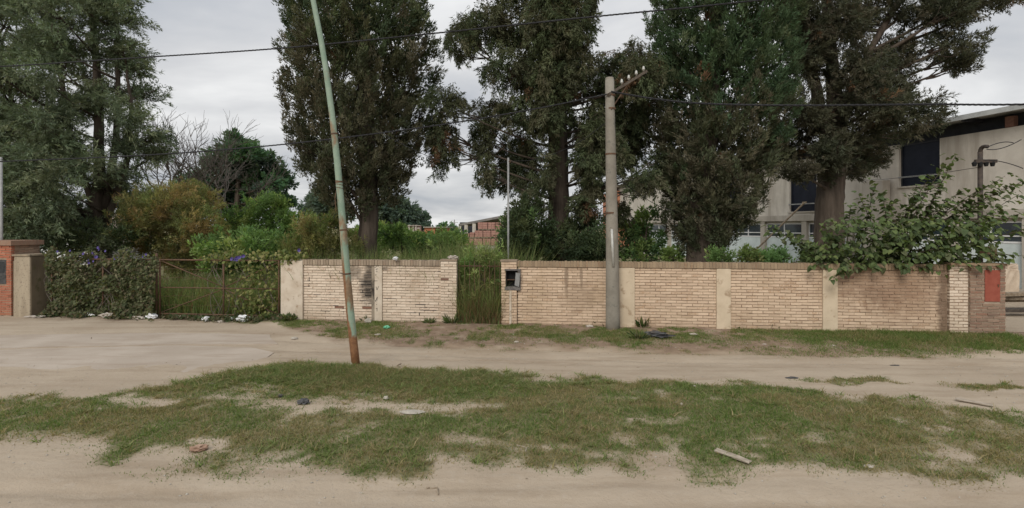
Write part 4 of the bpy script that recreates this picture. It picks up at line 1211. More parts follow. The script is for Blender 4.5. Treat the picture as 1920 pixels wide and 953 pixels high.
bush("leafy_bush", "fresh green overgrowth low behind the right leaf of the iron gate", 17.2,
     [(420, 462, 30, 24), (455, 468, 34, 26), (495, 465, 34, 28), (525, 470, 26, 26), (440, 492, 36, 22), (490, 496, 40, 24), (400, 486, 24, 22), (470, 446, 20, 14), (512, 448, 18, 14)], GRN_L + GRN[:2], leaf=.13, wid=.05, dens=62, K=28, tuft=.6, Rr=.18, gap=.36, mode=(0, -.1, .6))
bush("leafy_bush", "yellow-green weedy shrub with purple spikes beside the leftmost cypress trunk", 15.6,
     [(575, 455, 32, 34), (610, 445, 32, 40), (640, 460, 30, 30), (560, 475, 36, 22), (600, 480, 40, 20), (620, 415, 14, 18), (585, 425, 14, 18)], [(.15, .17, .055), (.20, .19, .075), (.12, .15, .05), (.24, .20, .09)], leaf=.11, wid=.022, K=36, tuft=.5, Rr=.13, mode=(0, 0, .9), dens=100)
bush("leafy_bush", "bright green bush right of the leftmost cypress trunk", 19,
     [(728, 455, 24, 24), (750, 460, 24, 22), (775, 458, 28, 22), (740, 440, 24, 14), (800, 466, 24, 18), (715, 475, 18, 16)], GRN[:2] + GRN_L, leaf=.12, wid=.05, dens=60, tuft=.55, Rr=.18, gap=.36)
bush("leafy_bush", "darker large-leaved bush above the middle of the left wall", 18,
     [(815, 465, 26, 18), (840, 462, 26, 20), (790, 474, 30, 16), (865, 470, 18, 16), (850, 450, 18, 10), (770, 478, 26, 12)], GRN + GRN_L[:2], leaf=.14, wid=.055, dens=55, tuft=.6, Rr=.2, gap=.36)
bush("leafy_bush", "pale green bush filling the back of the lot left of the brick pallets", 34,
     [(690, 440, 26, 16), (720, 432, 24, 14), (750, 436, 20, 12), (800, 448, 30, 10), (840, 446, 24, 10), (770, 446, 30, 12), (860, 444, 14, 12)], GRN_L + GRN, leaf=.16, wid=.08, dens=45, dspread=1.2)
bush("dark_shrub", "dark evergreen shrub below the ragged conifer, left of its trunk", 15.8,
     [(975, 430, 34, 46), (1000, 455, 40, 36), (960, 470, 28, 26), (985, 395, 22, 24), (1020, 440, 26, 34), (950, 440, 14, 18), (1010, 480, 40, 20)], SHR_D + GRN[:1], leaf=.11, wid=.045, dens=100)
bush("dark_shrub", "dark evergreen shrub between the ragged conifer trunk and the concrete pole", 16.2,
     [(1090, 440, 36, 40), (1120, 455, 30, 36), (1075, 470, 32, 26), (1115, 480, 40, 18), (1105, 415, 24, 20)], SHR_D, leaf=.11, wid=.045, dens=100)
bush("leafy_bush", "light green shrub right of the concrete pole before the low window", 17.6,
     [(1175, 465, 26, 24), (1205, 430, 22, 22), (1230, 455, 24, 24), (1200, 480, 40, 16), (1180, 430, 14, 20), (1215, 405, 20, 12), (1260, 478, 28, 14)], GRN + SHR_D[:2] + GRN_L[:1], leaf=.12, wid=.055, dens=70, gap=.38)
bush("leafy_bush", "low yellow-green hedge just above the coping right of the dense cypress", 15.0,
     [(1365, 486, 26, 14), (1400, 484, 26, 12), (1440, 486, 28, 12), (1480, 484, 26, 14), (1510, 482, 20, 16), (1385, 476, 14, 8)], GRN_L + OLIVE[:2] + GRN, leaf=.09, wid=.045, dens=120)
bush("leafy_bush", "dark green bush behind the brick pillar at the left edge under the conifer", 17.2,
     [(40, 440, 60, 22), (-40, 430, 60, 40), (110, 450, 50, 22), (170, 450, 50, 26), (215, 450, 34, 34)], SHR_D + CEDAR, leaf=.12, wid=.045, dens=60, gap=.36)
bush("leafy_weed", "bright green leafy weeds pressing against the bars of the narrow gate", 13.35,
     [(878, 530, 16, 34), (905, 540, 22, 44), (922, 520, 16, 34), (890, 490, 22, 22), (915, 478, 20, 18), (880, 570, 16, 24), (925, 572, 16, 26)], GRN_L + [(.26, .24, .11)], cat="weed", leaf=.13, wid=.026, K=26, tuft=.42, Rr=.12, mode=(0, -.2, .7), dens=80, dspread=.15, depthf=.6, gap=.3)
# purple flower spikes rising from the weedy shrub
fl = []
PURPLE = simple("purple_petals", (.075, .055, .20), (.12, .095, .27), 20, rough=.7, bump=0)

# ------------------------------------------------------------------ vine on the gate
def leaves_at(p, nrm, size, pal, droop=.6):
    n = len(p)
    d = unit(np.array([0, 0, -1.0]) * droop + nrm * .35 + RNG.normal(0, .45, (n, 3)))
    V, F = kites(p, d, size, size * .85, side=unit(nrm + RNG.normal(0, .5, (n, 3))) , curl=-.06)
    pal = np.array(pal)
    C = np.repeat(pal[RNG.integers(0, len(pal), n)] * RNG.uniform(.7, 1.3, (n, 1)), 4, axis=0)
    return V, F, np.clip(C, .004, 1)
VINE = [(.105, .125, .060), (.125, .14, .070), (.145, .155, .080), (.085, .105, .052), (.17, .165, .095), (.14, .115, .07)]
vn = root("flowering_vine", W(U(190), -.05, 0), "dense green vine with purple flowers covering the left leaf of the iron gate", "vine")
n = 11000
u_ = RNG.uniform(U(86), U(296), n); z_ = 2.0 * RNG.random(n) ** .9
edge = np.clip((U(296) - u_) / 1.2, 0, 1)
keep = (fbm(u_ * 2.2, z_ * 2.2, seed=71, oct=3) + .24 * edge + .16 * (z_ > 1.45) > .565)
u_, z_ = u_[keep], z_[keep]
v_ = -.05 + (fbm(u_ * 1.8, z_ * 1.8, seed=72, oct=3) - .35) * .6 + RNG.normal(0, .04, len(u_))
top = 1.68 + .6 * (fbm(u_ * 1.6, u_ * 0, seed=73) - .4) + RNG.normal(0, .05, len(u_))
ok_ = z_ < top
u_, v_, z_ = u_[ok_], v_[ok_], z_[ok_]
p = np.array([W(a, b, c) for a, b, c in zip(u_, v_, z_)])
nr = np.tile(np.array([[SU, -CU, 0.25]]), (len(p), 1))
V1 = leaves_at(p, nr, RNG.uniform(.05, .105, len(p)), VINE)
V, F, C = V1
fast("foliage", V, F, LEAF, vn, cols=C)
stems = []
for i in range(40):
    a = random.uniform(U(88), U(290)); z0_ = 0
    pts = [W(a + .25 * math.sin(j * .9 + i) , -.06 + random.uniform(-.05, .05), j * .2) for j in range(9)]
    stems.append(tube(pts, .008, 5))
obj("stems", join(*stems), BARK_PALE, vn)["kind"] = "stuff"
def flower_mesh(r=.045):
    V = [(0, 0, 0)]; n = 10
    for k in range(n):
        a = 2 * math.pi * k / n
        V.append((math.cos(a) * r * .45, -.012, math.sin(a) * r * .45))
    for k in range(n):
        a = 2 * math.pi * k / n
        V.append((math.cos(a) * r * (1 + .08 * (k % 2)), -.03, math.sin(a) * r * (1 + .08 * (k % 2))))
    F = [(0, 1 + k, 1 + (k + 1) % n) for k in range(n)] + [(1 + k, 11 + k, 11 + (k + 1) % n, 1 + (k + 1) % n) for k in range(n)]
    return make_mesh("flower", V, F, PURPLE)
FM = flower_mesh()
fpx = [(105, 484), (112, 482), (168, 476), (180, 474), (186, 476), (190, 483), (176, 491), (170, 486), (210, 470), (225, 479), (252, 470), (240, 477), (276, 478), (282, 479), (225, 488), (150, 478), (160, 480), (120, 468), (195, 472), (248, 473), (200, 468), (136, 474), (182, 492), (228, 484)]
for (x_, y_) in fpx:
    for j in range(1):
        o = bpy.data.objects.new("flower", FM); link(o); o.parent = vn
        zf = CAMZ - (y_ + random.uniform(-4, 4) - HY) / FPX * (12.93 - .116 * U(x_) * CU)
        q = W(U(x_ + random.uniform(-6, 6)), .10 + random.uniform(0, .06), zf) - OFF[vn.name]
        o.location = [float(t) for t in q]; o.rotation_euler = (random.uniform(-.5, .3), random.uniform(-.4, .4), TH + random.uniform(-.6, .6)); s = random.uniform(.6, 1.05); o.scale = (s, s, s)
# looser vine on the right leaf and over the end post
v2 = root("flowering_vine", W(U(480), -.05, 0), "loose yellow-green vine trailing over the gate corner and plaster end post", "vine")
n = 3600
u_ = RNG.uniform(U(380), U(575), n); z_ = RNG.uniform(.0, 1.95, n)
dens_ = np.exp(-((z_ - 1.72) / .16) ** 2) * .8 + .62 * np.exp(-((u_ - U(480)) / .55) ** 2) * (z_ < 1.5) * (u_ < U(520)) + .5 * (u_ > U(530)) * np.exp(-((z_ - 1.68) / .13) ** 2)
keep = (RNG.random(n) < dens_ * (.25 + 1.1 * fbm(u_ * 2.5, z_ * 2.5, seed=77, oct=3))) & ~((u_ > U(555)) & (z_ < 1.6))
u_, z_ = u_[keep], z_[keep]
v_ = np.where(u_ > U(528), RNG.uniform(-.15, .10, len(u_)), RNG.uniform(-.22, .06, len(u_)))
p = np.array([W(a, b, c) for a, b, c in zip(u_, v_, z_)])
V, F, C = leaves_at(p, np.tile(np.array([[SU, -CU, 0.4]]), (len(p), 1)), RNG.uniform(.07, .125, len(p)), [(.16, .19, .06), (.20, .21, .075), (.12, .15, .05), (.25, .23, .10)])
fast("foliage", V, F, LEAF, v2, cols=C)
stems = []
for i in range(14):
    a = random.uniform(U(390), U(520))
    stems.append(tube([W(a + .2 * math.sin(j * .8 + i), -.1 + random.uniform(-.05, .05), j * .22) for j in range(9)], .007, 5))
obj("stems", join(*stems), BARK_PALE, v2)["kind"] = "stuff"
for (x_, y_) in ((446, 486), (452, 484), (458, 480), (441, 488), (569, 471)):
    for j in range(2):
        o = bpy.data.objects.new("flower", FM); link(o); o.parent = v2
        zf = CAMZ - (y_ + random.uniform(-3, 3) - HY) / FPX * (12.93 - .116 * U(x_) * CU)
        q = W(U(x_ + random.uniform(-4, 4)), .10, zf) - OFF[v2.name]
        o.location = [float(t) for t in q]; o.rotation_euler = (random.uniform(-.4, .2), 0, TH + random.uniform(-.5, .5))

# ------------------------------------------------------------------ large-leaved shrub over the right-hand wall
ms_ = root("mulberry_shrub", W(U(1690), -.8, 0), "large-leaved green shrub spilling over the right end of the tan wall", "shrub")
def big_leaf(size, bend, col, name="leaf"):
    m = NT("mulberry_leaf", .6, .18)
    c = m.mix(m.ramp(m.noise(14, 3), .3, .7), col, tuple(q * 1.5 for q in col))
    m.out(c)
    tr = m.new("ShaderNodeBsdfTranslucent"); tr.inputs[0].default_value = (col[0] * 1.8, col[1] * 1.9, col[2] * .9, 1)
    mx = m.new("ShaderNodeMixShader"); mx.inputs[0].default_value = .25
    m.l.new(m.b.outputs[0], mx.inputs[1]); m.l.new(tr.outputs[0], mx.inputs[2]); m.l.new(mx.outputs[0], m.n["Material Output"].inputs[0])
    # heart-shaped outline, folded along the midrib and bent down
    out = [(0, 0), (.30, -.08), (.50, .16), (.46, .42), (.26, .74), (0, 1.0)]
    V, F = [], []
    def bz(x, y): return -bend * y * y + abs(x) * .28
    mid = [(0, y) for y in (0, .16, .42, .74, 1.0)]
    for (x, y) in mid: V.append((x * size, y * size, bz(x, y) * size))
    rts = [(.26, -.05), (.40, .16), (.38, .45), (.20, .78)]
    for sgn in (1, -1):
        b = len(V)
        for (x, y) in rts: V.append((x * sgn * size, y * size, bz(x, y) * size))
        fs = [(0, b, b + 1, 1), (1, b + 1, b + 2, 2), (2, b + 2, b + 3, 3), (3, b + 3, 4)]
        F += fs if sgn > 0 else [tuple(reversed(f)) for f in fs]
    return make_mesh(name, V, F, m.m)
LM = [big_leaf(.15, .35, (.075, .105, .038)), big_leaf(.13, .2, (.09, .12, .042)), big_leaf(.16, .5, (.058, .082, .034)), big_leaf(.12, .3, (.125, .155, .055)), big_leaf(.14, .4, (.085, .095, .048))]
rootp = W(U(1690), -.8, 0.2)
tips = []
def tipz(x, y, v): 
    X_ = None
    # point on the vertical plane v metres in front of the wall line, seen at this column
    t = (x - 960) / 960
    Y_ = (12.93 - v / CU) / (1 + .116 * t)
    return P(x, y, Y_)
tip_list = [(1792, 292, -1.0), (1745, 330, -.9), (1640, 348, -.8), (1442, 425, -.5), (1500, 452, -.2), (1562, 522, .35), (1605, 505, .35), (1905, 368, -.6), (1925, 430, -.4), (1890, 488, .2), (1765, 512, .35), (1845, 350, -.8), (1885, 330, -.7), (1595, 385, -.6), (1620, 420, -.4), (1690, 400, -.5), (1540, 480, .2), (1700, 505, .35), (1640, 500, .3), (1830, 500, .3), (1860, 420, -.3), (1780, 380, -.6), (1750, 420, -.3), (1560, 440, -.3), (1800, 440, 0), (1700, 450, .1), (1640, 460, .1), (1590, 470, .2), (1840, 460, .1), (1915, 480, .2), (1520, 500, .3), (1735, 480, .3), (1670, 425, -.2), (1880, 395, -.5), (1720, 370, -.6), (1620, 480, .35), (1780, 480, .35), (1580, 505, .4), (1820, 400, -.4), (1930, 335, -.6), (1480, 440, -.3), (1770, 310, -.9), (1765, 345, -.8), (1720, 345, -.8), (1900, 345, -.6), (1870, 360, -.6), (1680, 375, -.6), (1655, 365, -.7), (1800, 360, -.7), (1915, 400, -.4), (1610, 365, -.6)]
leafpos = []
stems = []
for i, (x_, y_, v_) in enumerate(tip_list):
    tp_ = tipz(x_, y_, v_)
    a_ = rootp + np.array([random.uniform(-.9, .9), random.uniform(-.3, .3), .9])
    apex = (a_ + tp_) / 2 + np.array([0, 0, .55 if v_ > 0 else .25])
    path = bezier(a_, apex, tp_, 26)
    stems.append(tube(path[::2] + [path[-1]], np.linspace(.02, .005, len(path[::2]) + 1), 6))
    for j in range(5, 26):
        for s_ in (1, -1):
            if random.random() < .86:
                leafpos.append((path[j] + np.array([random.uniform(-.05, .05), random.uniform(-.05, .05), random.uniform(-.04, .05)]), path[j] - path[j - 1], s_))
    if v_ < -.15:
        for j in range(9, 26):
            for _ in range(2):
                leafpos.append((path[j] + np.array([random.gauss(0, .11), random.gauss(0, .08), random.gauss(-.02, .09)]), path[j] - path[j - 1], random.choice((1, -1))))
# filler leaves in the body of the shrub
for i in range(850):
    x_ = random.uniform(1540, 1880); y_ = random.uniform(410, 505)
    if y_ > 490 and random.random() < .4: continue
    p_ = tipz(x_, y_, random.uniform(-.5, .3))
    leafpos.append((p_, np.array([random.uniform(-1, 1), -.3, random.uniform(-.3, .3)]), random.choice((1, -1))))
obj("stems", join(*stems), BARK, ms_, smooth=True)["kind"] = "stuff"
leafpos.sort(key=lambda q: q[0][1])          # nearest the street first
Vr, Fr, nn_ = [], [], 0
byl = {}
for i, (p_, d_, s_) in enumerate(leafpos):
    d_ = Vector(d_).normalized()
    sd_ = d_.cross(Vector((0, 0, 1))).normalized() * s_
    yv = (d_ * .5 + sd_ * .9 + Vector((0, 0, -.45)) + Vector((random.gauss(0, .3), random.gauss(0, .3) - .25, random.gauss(0, .25)))).normalized()
    up_ = (Vector((0, -.35, 1)) + Vector((random.gauss(0, .35), random.gauss(0, .35), 0)))
    xv = yv.cross(up_).normalized(); zv = xv.cross(yv)
    M = Matrix((xv, yv, zv)).transposed()
    s = random.uniform(.70, 1.1)
    li = random.choices(range(5), (4, 4, 3, 2, 3))[0]
    if i < 300:
        o = bpy.data.objects.new("leaf", LM[li]); link(o); o.parent = ms_
        o.location = [float(t) for t in (np.array(p_) - OFF[ms_.name])]
        o.rotation_euler = M.to_euler(); o.scale = (s, s, s)
    else:
        byl.setdefault(li, []).append((Vector(tuple(map(float, p_))), M, s))
for li, lst in byl.items():
    V, F, n0 = [], [], 0
    for p_, M, s in lst:
        V += [tuple(p_ + M @ (v.co * s)) for v in LM[li].vertices]
        F += [tuple(k + n0 for k in f.vertices) for f in LM[li].polygons]; n0 += len(LM[li].vertices)
    obj("foliage", (V, F), LM[li].materials[0], ms_)["kind"] = "stuff"

# ------------------------------------------------------------------ unfinished concrete building at the right
BX0, BK = 25.0, .27
bl_ = math.hypot(1, BK)
bd = np.array([-BK, 1]) / bl_; bn = np.array([-1, -BK]) / bl_
def BW(s, v, z):                       # s metres along the flank from Y=0, v towards the lot
    return np.array([BX0 + bd[0] * s + bn[0] * v, bd[1] * s + bn[1] * v, z])
def bs(px):                            # column of the photograph -> s
    t = (px - 960) / 960
    return BX0 / (t + BK) * bl_
def bbox(s0, s1, v0, v1, z0, z1):
    return box(s0, s1, v0, v1, z0, z1, BW)
def bz(px, py):
    Y_ = BX0 / ((px - 960) / 960 + BK)
    return CAMZ - (py - HY) / FPX * Y_
def conc(name, a, b, d):
    k = NT(name, .92, .12)
    c = k.mix(k.ramp(k.noise(.7, 5, .6), .3, .7), a, b)
    c = k.mix(k.math('MULTIPLY', k.ramp(k.noise(1.1, 5, .65, stretch=(1, 1, .12)), .45, .68), .75), c, d)
    c = k.mix(k.math('MULTIPLY', k.ramp(k.noise(14, 4, .7), .55, .75), .3), c, d)
    k.bump(k.noise(22, 5, .65), .3, .01)
    return k.out(c)
RENDER_ = conc("cement_render", (.47, .43, .375), (.60, .56, .495), (.30, .265, .22))
RENDER_D = conc("bare_concrete", (.36, .325, .275), (.45, .41, .355), (.24, .215, .18))
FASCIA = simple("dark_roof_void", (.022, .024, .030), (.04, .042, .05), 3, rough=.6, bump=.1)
ROOFM = simple("roof_sheet", (.36, .37, .36), (.46, .47, .46), 3, rough=.5, spec=.4, bump=.1)
GLASS = simple("window_glass", (.02, .03, .038), (.04, .055, .065), 2, rough=.08, spec=.6, bump=0)
VOIDSHEET = simple("dark_void_sheet", (.008, .010, .018), (.014, .017, .028), 2, rough=.35, spec=.12, bump=0)
WHITEF = simple("white_frame", (.66, .66, .65), (.76, .76, .75), 5, rough=.5, bump=0)
PALEP = simple("pale_panel", (.50, .56, .55), (.60, .66, .65), 2, rough=.6, bump=.1)
bd_ = root("concrete_building", BW(24, 0, 0), "unfinished two storey concrete building on the right behind the conifers", "building")
S0, S1 = 15.0, 54.0
ZF, ZTOP = 3.20, 6.42
# upper storey wall with real openings
ops = []
for (xa, xb, za, zb2) in ((1762, 1686, 4.42, 6.40), (1531, 1480, 3.42, 5.9), (1395, 1340, 3.6, 5.9), (1295, 1270, 3.6, 5.8)):
    ops.append((bs(xa), bs(xb), za, zb2))
ops.sort()
s_prev = S0
wallp = []
for (a, b, za, zb2) in ops:
    wallp.append(bbox(s_prev, a, -.2, 0, ZF, ZTOP))
    wallp.append(bbox(a, b, -.2, 0, ZF, za))
    if zb2 < ZTOP - .02: wallp.append(bbox(a, b, -.2, 0, zb2, ZTOP))
    s_prev = b
wallp.append(bbox(s_prev, S1, -.2, 0, ZF, ZTOP))
obj("upper_wall", join(*wallp), RENDER_, bd_)
obj("back_wall", bbox(S0, S1, -11, -10.8, 0, ZTOP + .5), RENDER_D, bd_)
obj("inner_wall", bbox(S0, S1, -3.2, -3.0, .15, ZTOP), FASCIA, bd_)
obj("end_wall", bbox(S1, S1 + .2, -11, 0, 0, ZTOP), RENDER_D, bd_)
obj("front_wall", bbox(S0 - .2, S0, -11, 0, 0, ZTOP), RENDER_D, bd_)
obj("floor_slab", bbox(S0, S1, -10.8, .14, ZF - .34, ZF - .003), RENDER_D, bd_)
obj("ground_slab", bbox(S0, S1, -10.8, .3, -.2, .12), RENDER_D, bd_)
rf = obj("roof", bbox(S0 - .4, S1 + .4, -11.3, .75, 7.02, 7.12), ROOFM, bd_)
obj("roof_fascia", bbox(S0 - .39, S1 + .39, .70, .76, 6.92, 7.02), ROOFM, rf)
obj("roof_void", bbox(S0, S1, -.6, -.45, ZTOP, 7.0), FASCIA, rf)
for k_ in range(13):
    s_ = S0 + 1 + k_ * 3
    obj("rafter", bbox(s_, s_ + .12, -.45, .68, 6.86, 7.0), FASCIA, rf)
obj("brick_infill", bbox(bs(1902), bs(1886), -.2, .05, 6.43, 6.85), simple("infill_brick", (.15, .08, .06), (.21, .115, .085), 8, bump=.4, dist=.01), bd_)
for (a, b, za, zb2) in ops:
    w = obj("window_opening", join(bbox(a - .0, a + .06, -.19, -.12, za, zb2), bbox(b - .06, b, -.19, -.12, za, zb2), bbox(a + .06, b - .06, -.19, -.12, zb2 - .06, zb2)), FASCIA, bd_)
    obj("window_fill", bbox(a + .06, b - .06, -.175, -.165, za + .02, zb2 - .06), VOIDSHEET, w)  # near-black sheet: its colour stands in for the shade inside the empty opening
    obj("guard_rail", bbox(a - .04, b + .04, .003, .03, za + .40, za + .46), STEEL, w)
    obj("sill", bbox(a - .06, b + .06, -.05, .07, za - .08, za - .003), RENDER_D, w)
# columns and glazing of the ground floor
colx = [1930, 1790, 1692, 1595, 1510, 1432, 1330, 1255, 1215]
prev = None
for x_ in colx:
    s_ = bs(x_)
    obj("column", bevel(bbox(s_ - .18, s_ + .18, -.25, .10, .12, ZF - .343), .015), RENDER_D, bd_)
    if prev is not None:
        a, b = prev + .18, s_ - .18
        zb_, zt2 = 1.86, 2.72
        obj("sill_panel", bbox(a, b, -.14, -.08, .12, zb_ - .004), PALEP, bd_)
        obj("lintel", bbox(a, b, -.16, -.04, zt2 + .003, ZF - .346), RENDER_D, bd_)
        w = obj("window", join(bbox(a, b, -.13, -.06, zb_, zb_ + .07), bbox(a, b, -.13, -.06, zb_ + .26, zb_ + .31), bbox(a, b, -.13, -.06, zt2 - .05, zt2)), WHITEF, bd_)
        nm = max(2, int((b - a) / 1.1))
        for j in range(nm + 1):
            sx_ = a + .03 + (b - a - .06) * j / nm
            obj("mullion", bbox(sx_ - .025, sx_ + .025, -.128, -.055, zb_ + .072, zt2 - .052), WHITEF, w)
        for j in range(nm):
            g0 = a + .03 + (b - a - .06) * j / nm; g1 = a + .03 + (b - a - .06) * (j + 1) / nm
            obj("window_fill", bbox(g0 + .03, g1 - .03, -.105, -.095, zb_ + .315, zt2 - .055), GLASS, w)
            obj("window_fill", bbox(g0 + .03, g1 - .03, -.105, -.095, zb_ + .075, zb_ + .255), GLASS, w)
    prev = s_
obj("pier", bevel(bbox(bs(1672), bs(1632), .102, .55, 0, 4.75), .02), RENDER_D, bd_)
bl2 = root("timber_prop", BW(bs(1500), 1.0, 0), "slanting timber prop leaning on the building behind the thick trunk", "prop")
obj("prop_pole", tube([BW(bs(1470), 2.2, 1.0), BW(bs(1515), .25, 3.9)], .05, 8), WOOD, bl2)
obj("prop_cleat", bevel(bbox(bs(1515) - .12, bs(1515) + .12, .2, .3, 3.86, 3.96), .01), WOOD, bl2)
# low brick extension glimpsed beside the concrete pole
ex = root("brick_annex", P(1195, 500, 52) * np.array([1, 1, 0]), "red brick upper storey glimpsed right of the concrete pole", "building")
f52 = 52 / 960
obj("wall", box(P(1150, 0, 52)[0], P(1212, 0, 52)[0], 52, 58, 0, P(0, 358, 52)[2]), simple("annex_brick", (.40, .17, .10), (.50, .23, .14), 1.5, bump=.4, bscale=5, dist=.04), ex)
obj("window", box(P(1178, 0, 51.9)[0], P(1196, 0, 51.9)[0], 51.9, 51.99, P(0, 452, 52)[2], P(0, 432, 52)[2]), WHITEF, ex)
obj("corner_pier", box(P(1212.5, 0, 52)[0], P(1226, 0, 52)[0], 51.8, 58, 0, P(0, 352, 52)[2]), RENDER_, ex)
obj("roof", box(P(1148, 0, 52)[0], P(1228, 0, 52)[0], 51.6, 58.3, P(0, 351.5, 52)[2], P(0, 347, 52)[2]), RENDER_D, ex)

# ------------------------------------------------------------------ back of the lot: shed, pallets of brick, far houses
BRP = simple("stacked_brick", (.36, .19, .155), (.45, .26, .21), 2.2, bump=.3, bscale=8, dist=.02, c3=(.26, .14, .12), s3=6)
def pallet(px0, px1, py0, py1, Y, label):
    a, b = P(px0, py1, Y), P(px1, py0, Y)
    z0_, z1_ = a[2], b[2]
    t = root("brick_pallet", ((a[0] + b[0]) / 2, Y + .5, z0_), label, "brick pallet", "pallets of new brick")
    nl = max(2, int((z1_ - z0_) / .2)); lh = (z1_ - z0_ - .1) / nl
    for i in range(nl):
        zz0 = z0_ + .1 + lh * i
        nb_ = max(2, int((b[0] - a[0]) / .5)); bw_ = (b[0] - a[0]) / nb_
        VF = [box(a[0] + bw_ * j + .005, a[0] + bw_ * (j + 1) - .005, Y + random.uniform(-.015, .015), Y + 1.0, zz0 + .006, zz0 + lh - .006) for j in range(nb_)]
        obj("brick_layer", join(*VF), BRP, t)
    obj("pallet_base", join(box(a[0], b[0], Y, Y + 1, z0_ + .05, z0_ + .098), *[box(a[0] + (b[0] - a[0]) * f, a[0] + (b[0] - a[0]) * f + .1, Y, Y + 1, z0_, z0_ + .048) for f in (0.02, .45, .9)]), WOOD, t)
YP = 40
for i, (a, b, c, d, lab) in enumerate([
    (896, 914, 417, 432, "pallet of pink brick, top left block of the stack behind the narrow gate"), (915, 928, 417, 432, "pallet of pink brick, top middle block of the stack behind the narrow gate"), (929, 942, 417, 432, "pallet of pink brick, top right block of the stack behind the narrow gate"),
    (890, 905, 432.5, 447, "pallet of pink brick in the second row of the stack, left"), (906, 920, 432.5, 447, "pallet of pink brick in the second row of the stack, middle"), (921, 936, 432.5, 447, "pallet of pink brick in the second row of the stack, right"),
    (871, 880, 438, 447, "small pallet of pink brick at the left foot of the stack"), (881, 889, 436, 447, "narrow pallet of pink brick next to the left foot of the stack"),
    (888, 904, 447.5, 462, "pallet of pink brick in the bottom row of the stack, left"), (905, 920, 447.5, 462, "pallet of pink brick in the bottom row of the stack, middle"), (921, 936, 447.5, 462, "pallet of pink brick in the bottom row of the stack, right"),
    (870, 887, 447.5, 462, "pallet of pink brick in the bottom row, farthest left")]):
    pallet(a, b, c, d, YP, lab)
pl = root("loading_platform", P(905, 480, 40) * np.array([1, 1, 0]), "pale concrete platform carrying the stacked brick pallets", "platform")
obj("deck", box(P(862, 0, 40)[0], P(945, 0, 40)[0], 39.6, 43, 0, P(0, 462.3, 40)[2]), RENDER_, pl)
obj("deck_edge", box(P(861, 0, 40)[0], P(946, 0, 40)[0], 39.5, 39.59, .3, P(0, 464, 40)[2]), RENDER_D, pl)
sh = root("open_shed", P(905, 480, 48) * np.array([1, 1, 0]), "open shed with sloping roof behind the stacked brick pallets", "shed")
def sp(px, py, Y): return P(px, py, Y)
ra, rb_ = P(860, 424, 48), P(960, 405, 44)
obj("roof", ([ra, rb_, rb_ + [2, 8, 0], ra + [2, 8, 0], ra + [0, 0, .2], rb_ + [0, 0, .2], rb_ + [2, 8, .2], ra + [2, 8, .2]], list(BF)), simple("shed_roof", (.16, .15, .14), (.24, .22, .2), 2, bump=.2), sh)
for x_, y_ in ((862, 424), (874, 421.5), (889, 419), (940, 410)):
    Y_ = 48 - 4 * (x_ - 860) / 100
    q = P(x_, y_, Y_)
    obj("post", bevel(box(q[0] - .16, q[0] + .16, q[1] - .05, q[1] + .25, 0, q[2] - .02), .02), RENDER_, sh)
obj("back_wall", box(P(862, 0, 53)[0], P(975, 0, 53)[0], 53, 53.2, 0, 3.0), FASCIA, sh)
h1 = root("brick_hut", P(816, 480, 55) * np.array([1, 1, 0]), "low red brick hut beyond the green bushes", "building", "far buildings across the lot")
REDB = simple("hut_brick", (.42, .15, .085), (.50, .20, .12), 1.5, bump=.3, bscale=6, dist=.03)
obj("wall", box(P(796, 0, 55)[0], P(815, 0, 55)[0], 55, 60, 0, P(0, 427, 55)[2]), REDB, h1)
obj("side_wall", box(P(818, 0, 57)[0], P(838, 0, 57)[0], 57, 60, 0, P(0, 428, 57)[2]), REDB, h1)
obj("roof", box(P(794, 0, 55)[0], P(840, 0, 55)[0], 54.8, 60.2, P(0, 426.9, 55)[2], P(0, 425.5, 55)[2]), RENDER_D, h1)
obj("window", box(P(802, 0, 54.9)[0], P(807, 0, 54.9)[0], 54.93, 54.99, 1.5, 2.1), DARKM, h1)
h2 = root("block_house", P(778, 480, 60) * np.array([1, 1, 0]), "grey and pink block house with posts left of the red hut", "building", "far buildings across the lot")
obj("wall", box(P(764, 0, 60)[0], P(788, 0, 60)[0], 60, 66, 0, P(0, 424, 60)[2]), simple("pink_block", (.38, .27, .235), (.45, .33, .29), 1.5, bump=.3, bscale=5, dist=.03), h2)
for x_ in (766, 774, 779):
    obj("pier", box(P(x_, 0, 60)[0], P(x_ + 2.5, 0, 60)[0], 59.8, 59.99, 0, P(0, 422, 60)[2]), RENDER_, h2)
for y_ in (427, 433, 439):
    obj("band", box(P(782, 0, 60)[0], P(788, 0, 60)[0], 59.9, 59.99, P(0, y_ + 2, 60)[2], P(0, y_, 60)[2]), RENDER_, h2)
obj("roof", box(P(763, 0, 60)[0], P(789, 0, 60)[0], 59.7, 66.2, P(0, 423.9, 60)[2], P(0, 422.6, 60)[2]), RENDER_D, h2)
wp_ = root("far_pylon", P(845, 450, 110) * np.array([1, 1, 0]), "thin far lattice pole on the horizon above the brick hut", "pole")
obj("pole_shaft", tube([P(852, 450, 110), P(852, 412, 110)], [.2, .1], 6), STEEL, wp_)
obj("pole_arm", box(P(845, 0, 110)[0], P(859, 0, 110)[0], 109.95, 110.05, P(0, 418, 110)[2], P(0, 417, 110)[2]), STEEL, wp_)
hs = root("white_house", P(40, 470, 34) * np.array([1, 1, 0]), "low white house with pinkish roof glimpsed under the huge conifer", "house")
obj("wall", box(P(-120, 0, 34)[0], P(165, 0, 34)[0], 34, 40, 0, P(0, 434, 34)[2]), simple("white_wall", (.66, .66, .65), (.74, .74, .73), 2, bump=.1), hs)
ra = P(-130, 433.5, 33.6); rb_ = P(215, 433.5, 33.6)
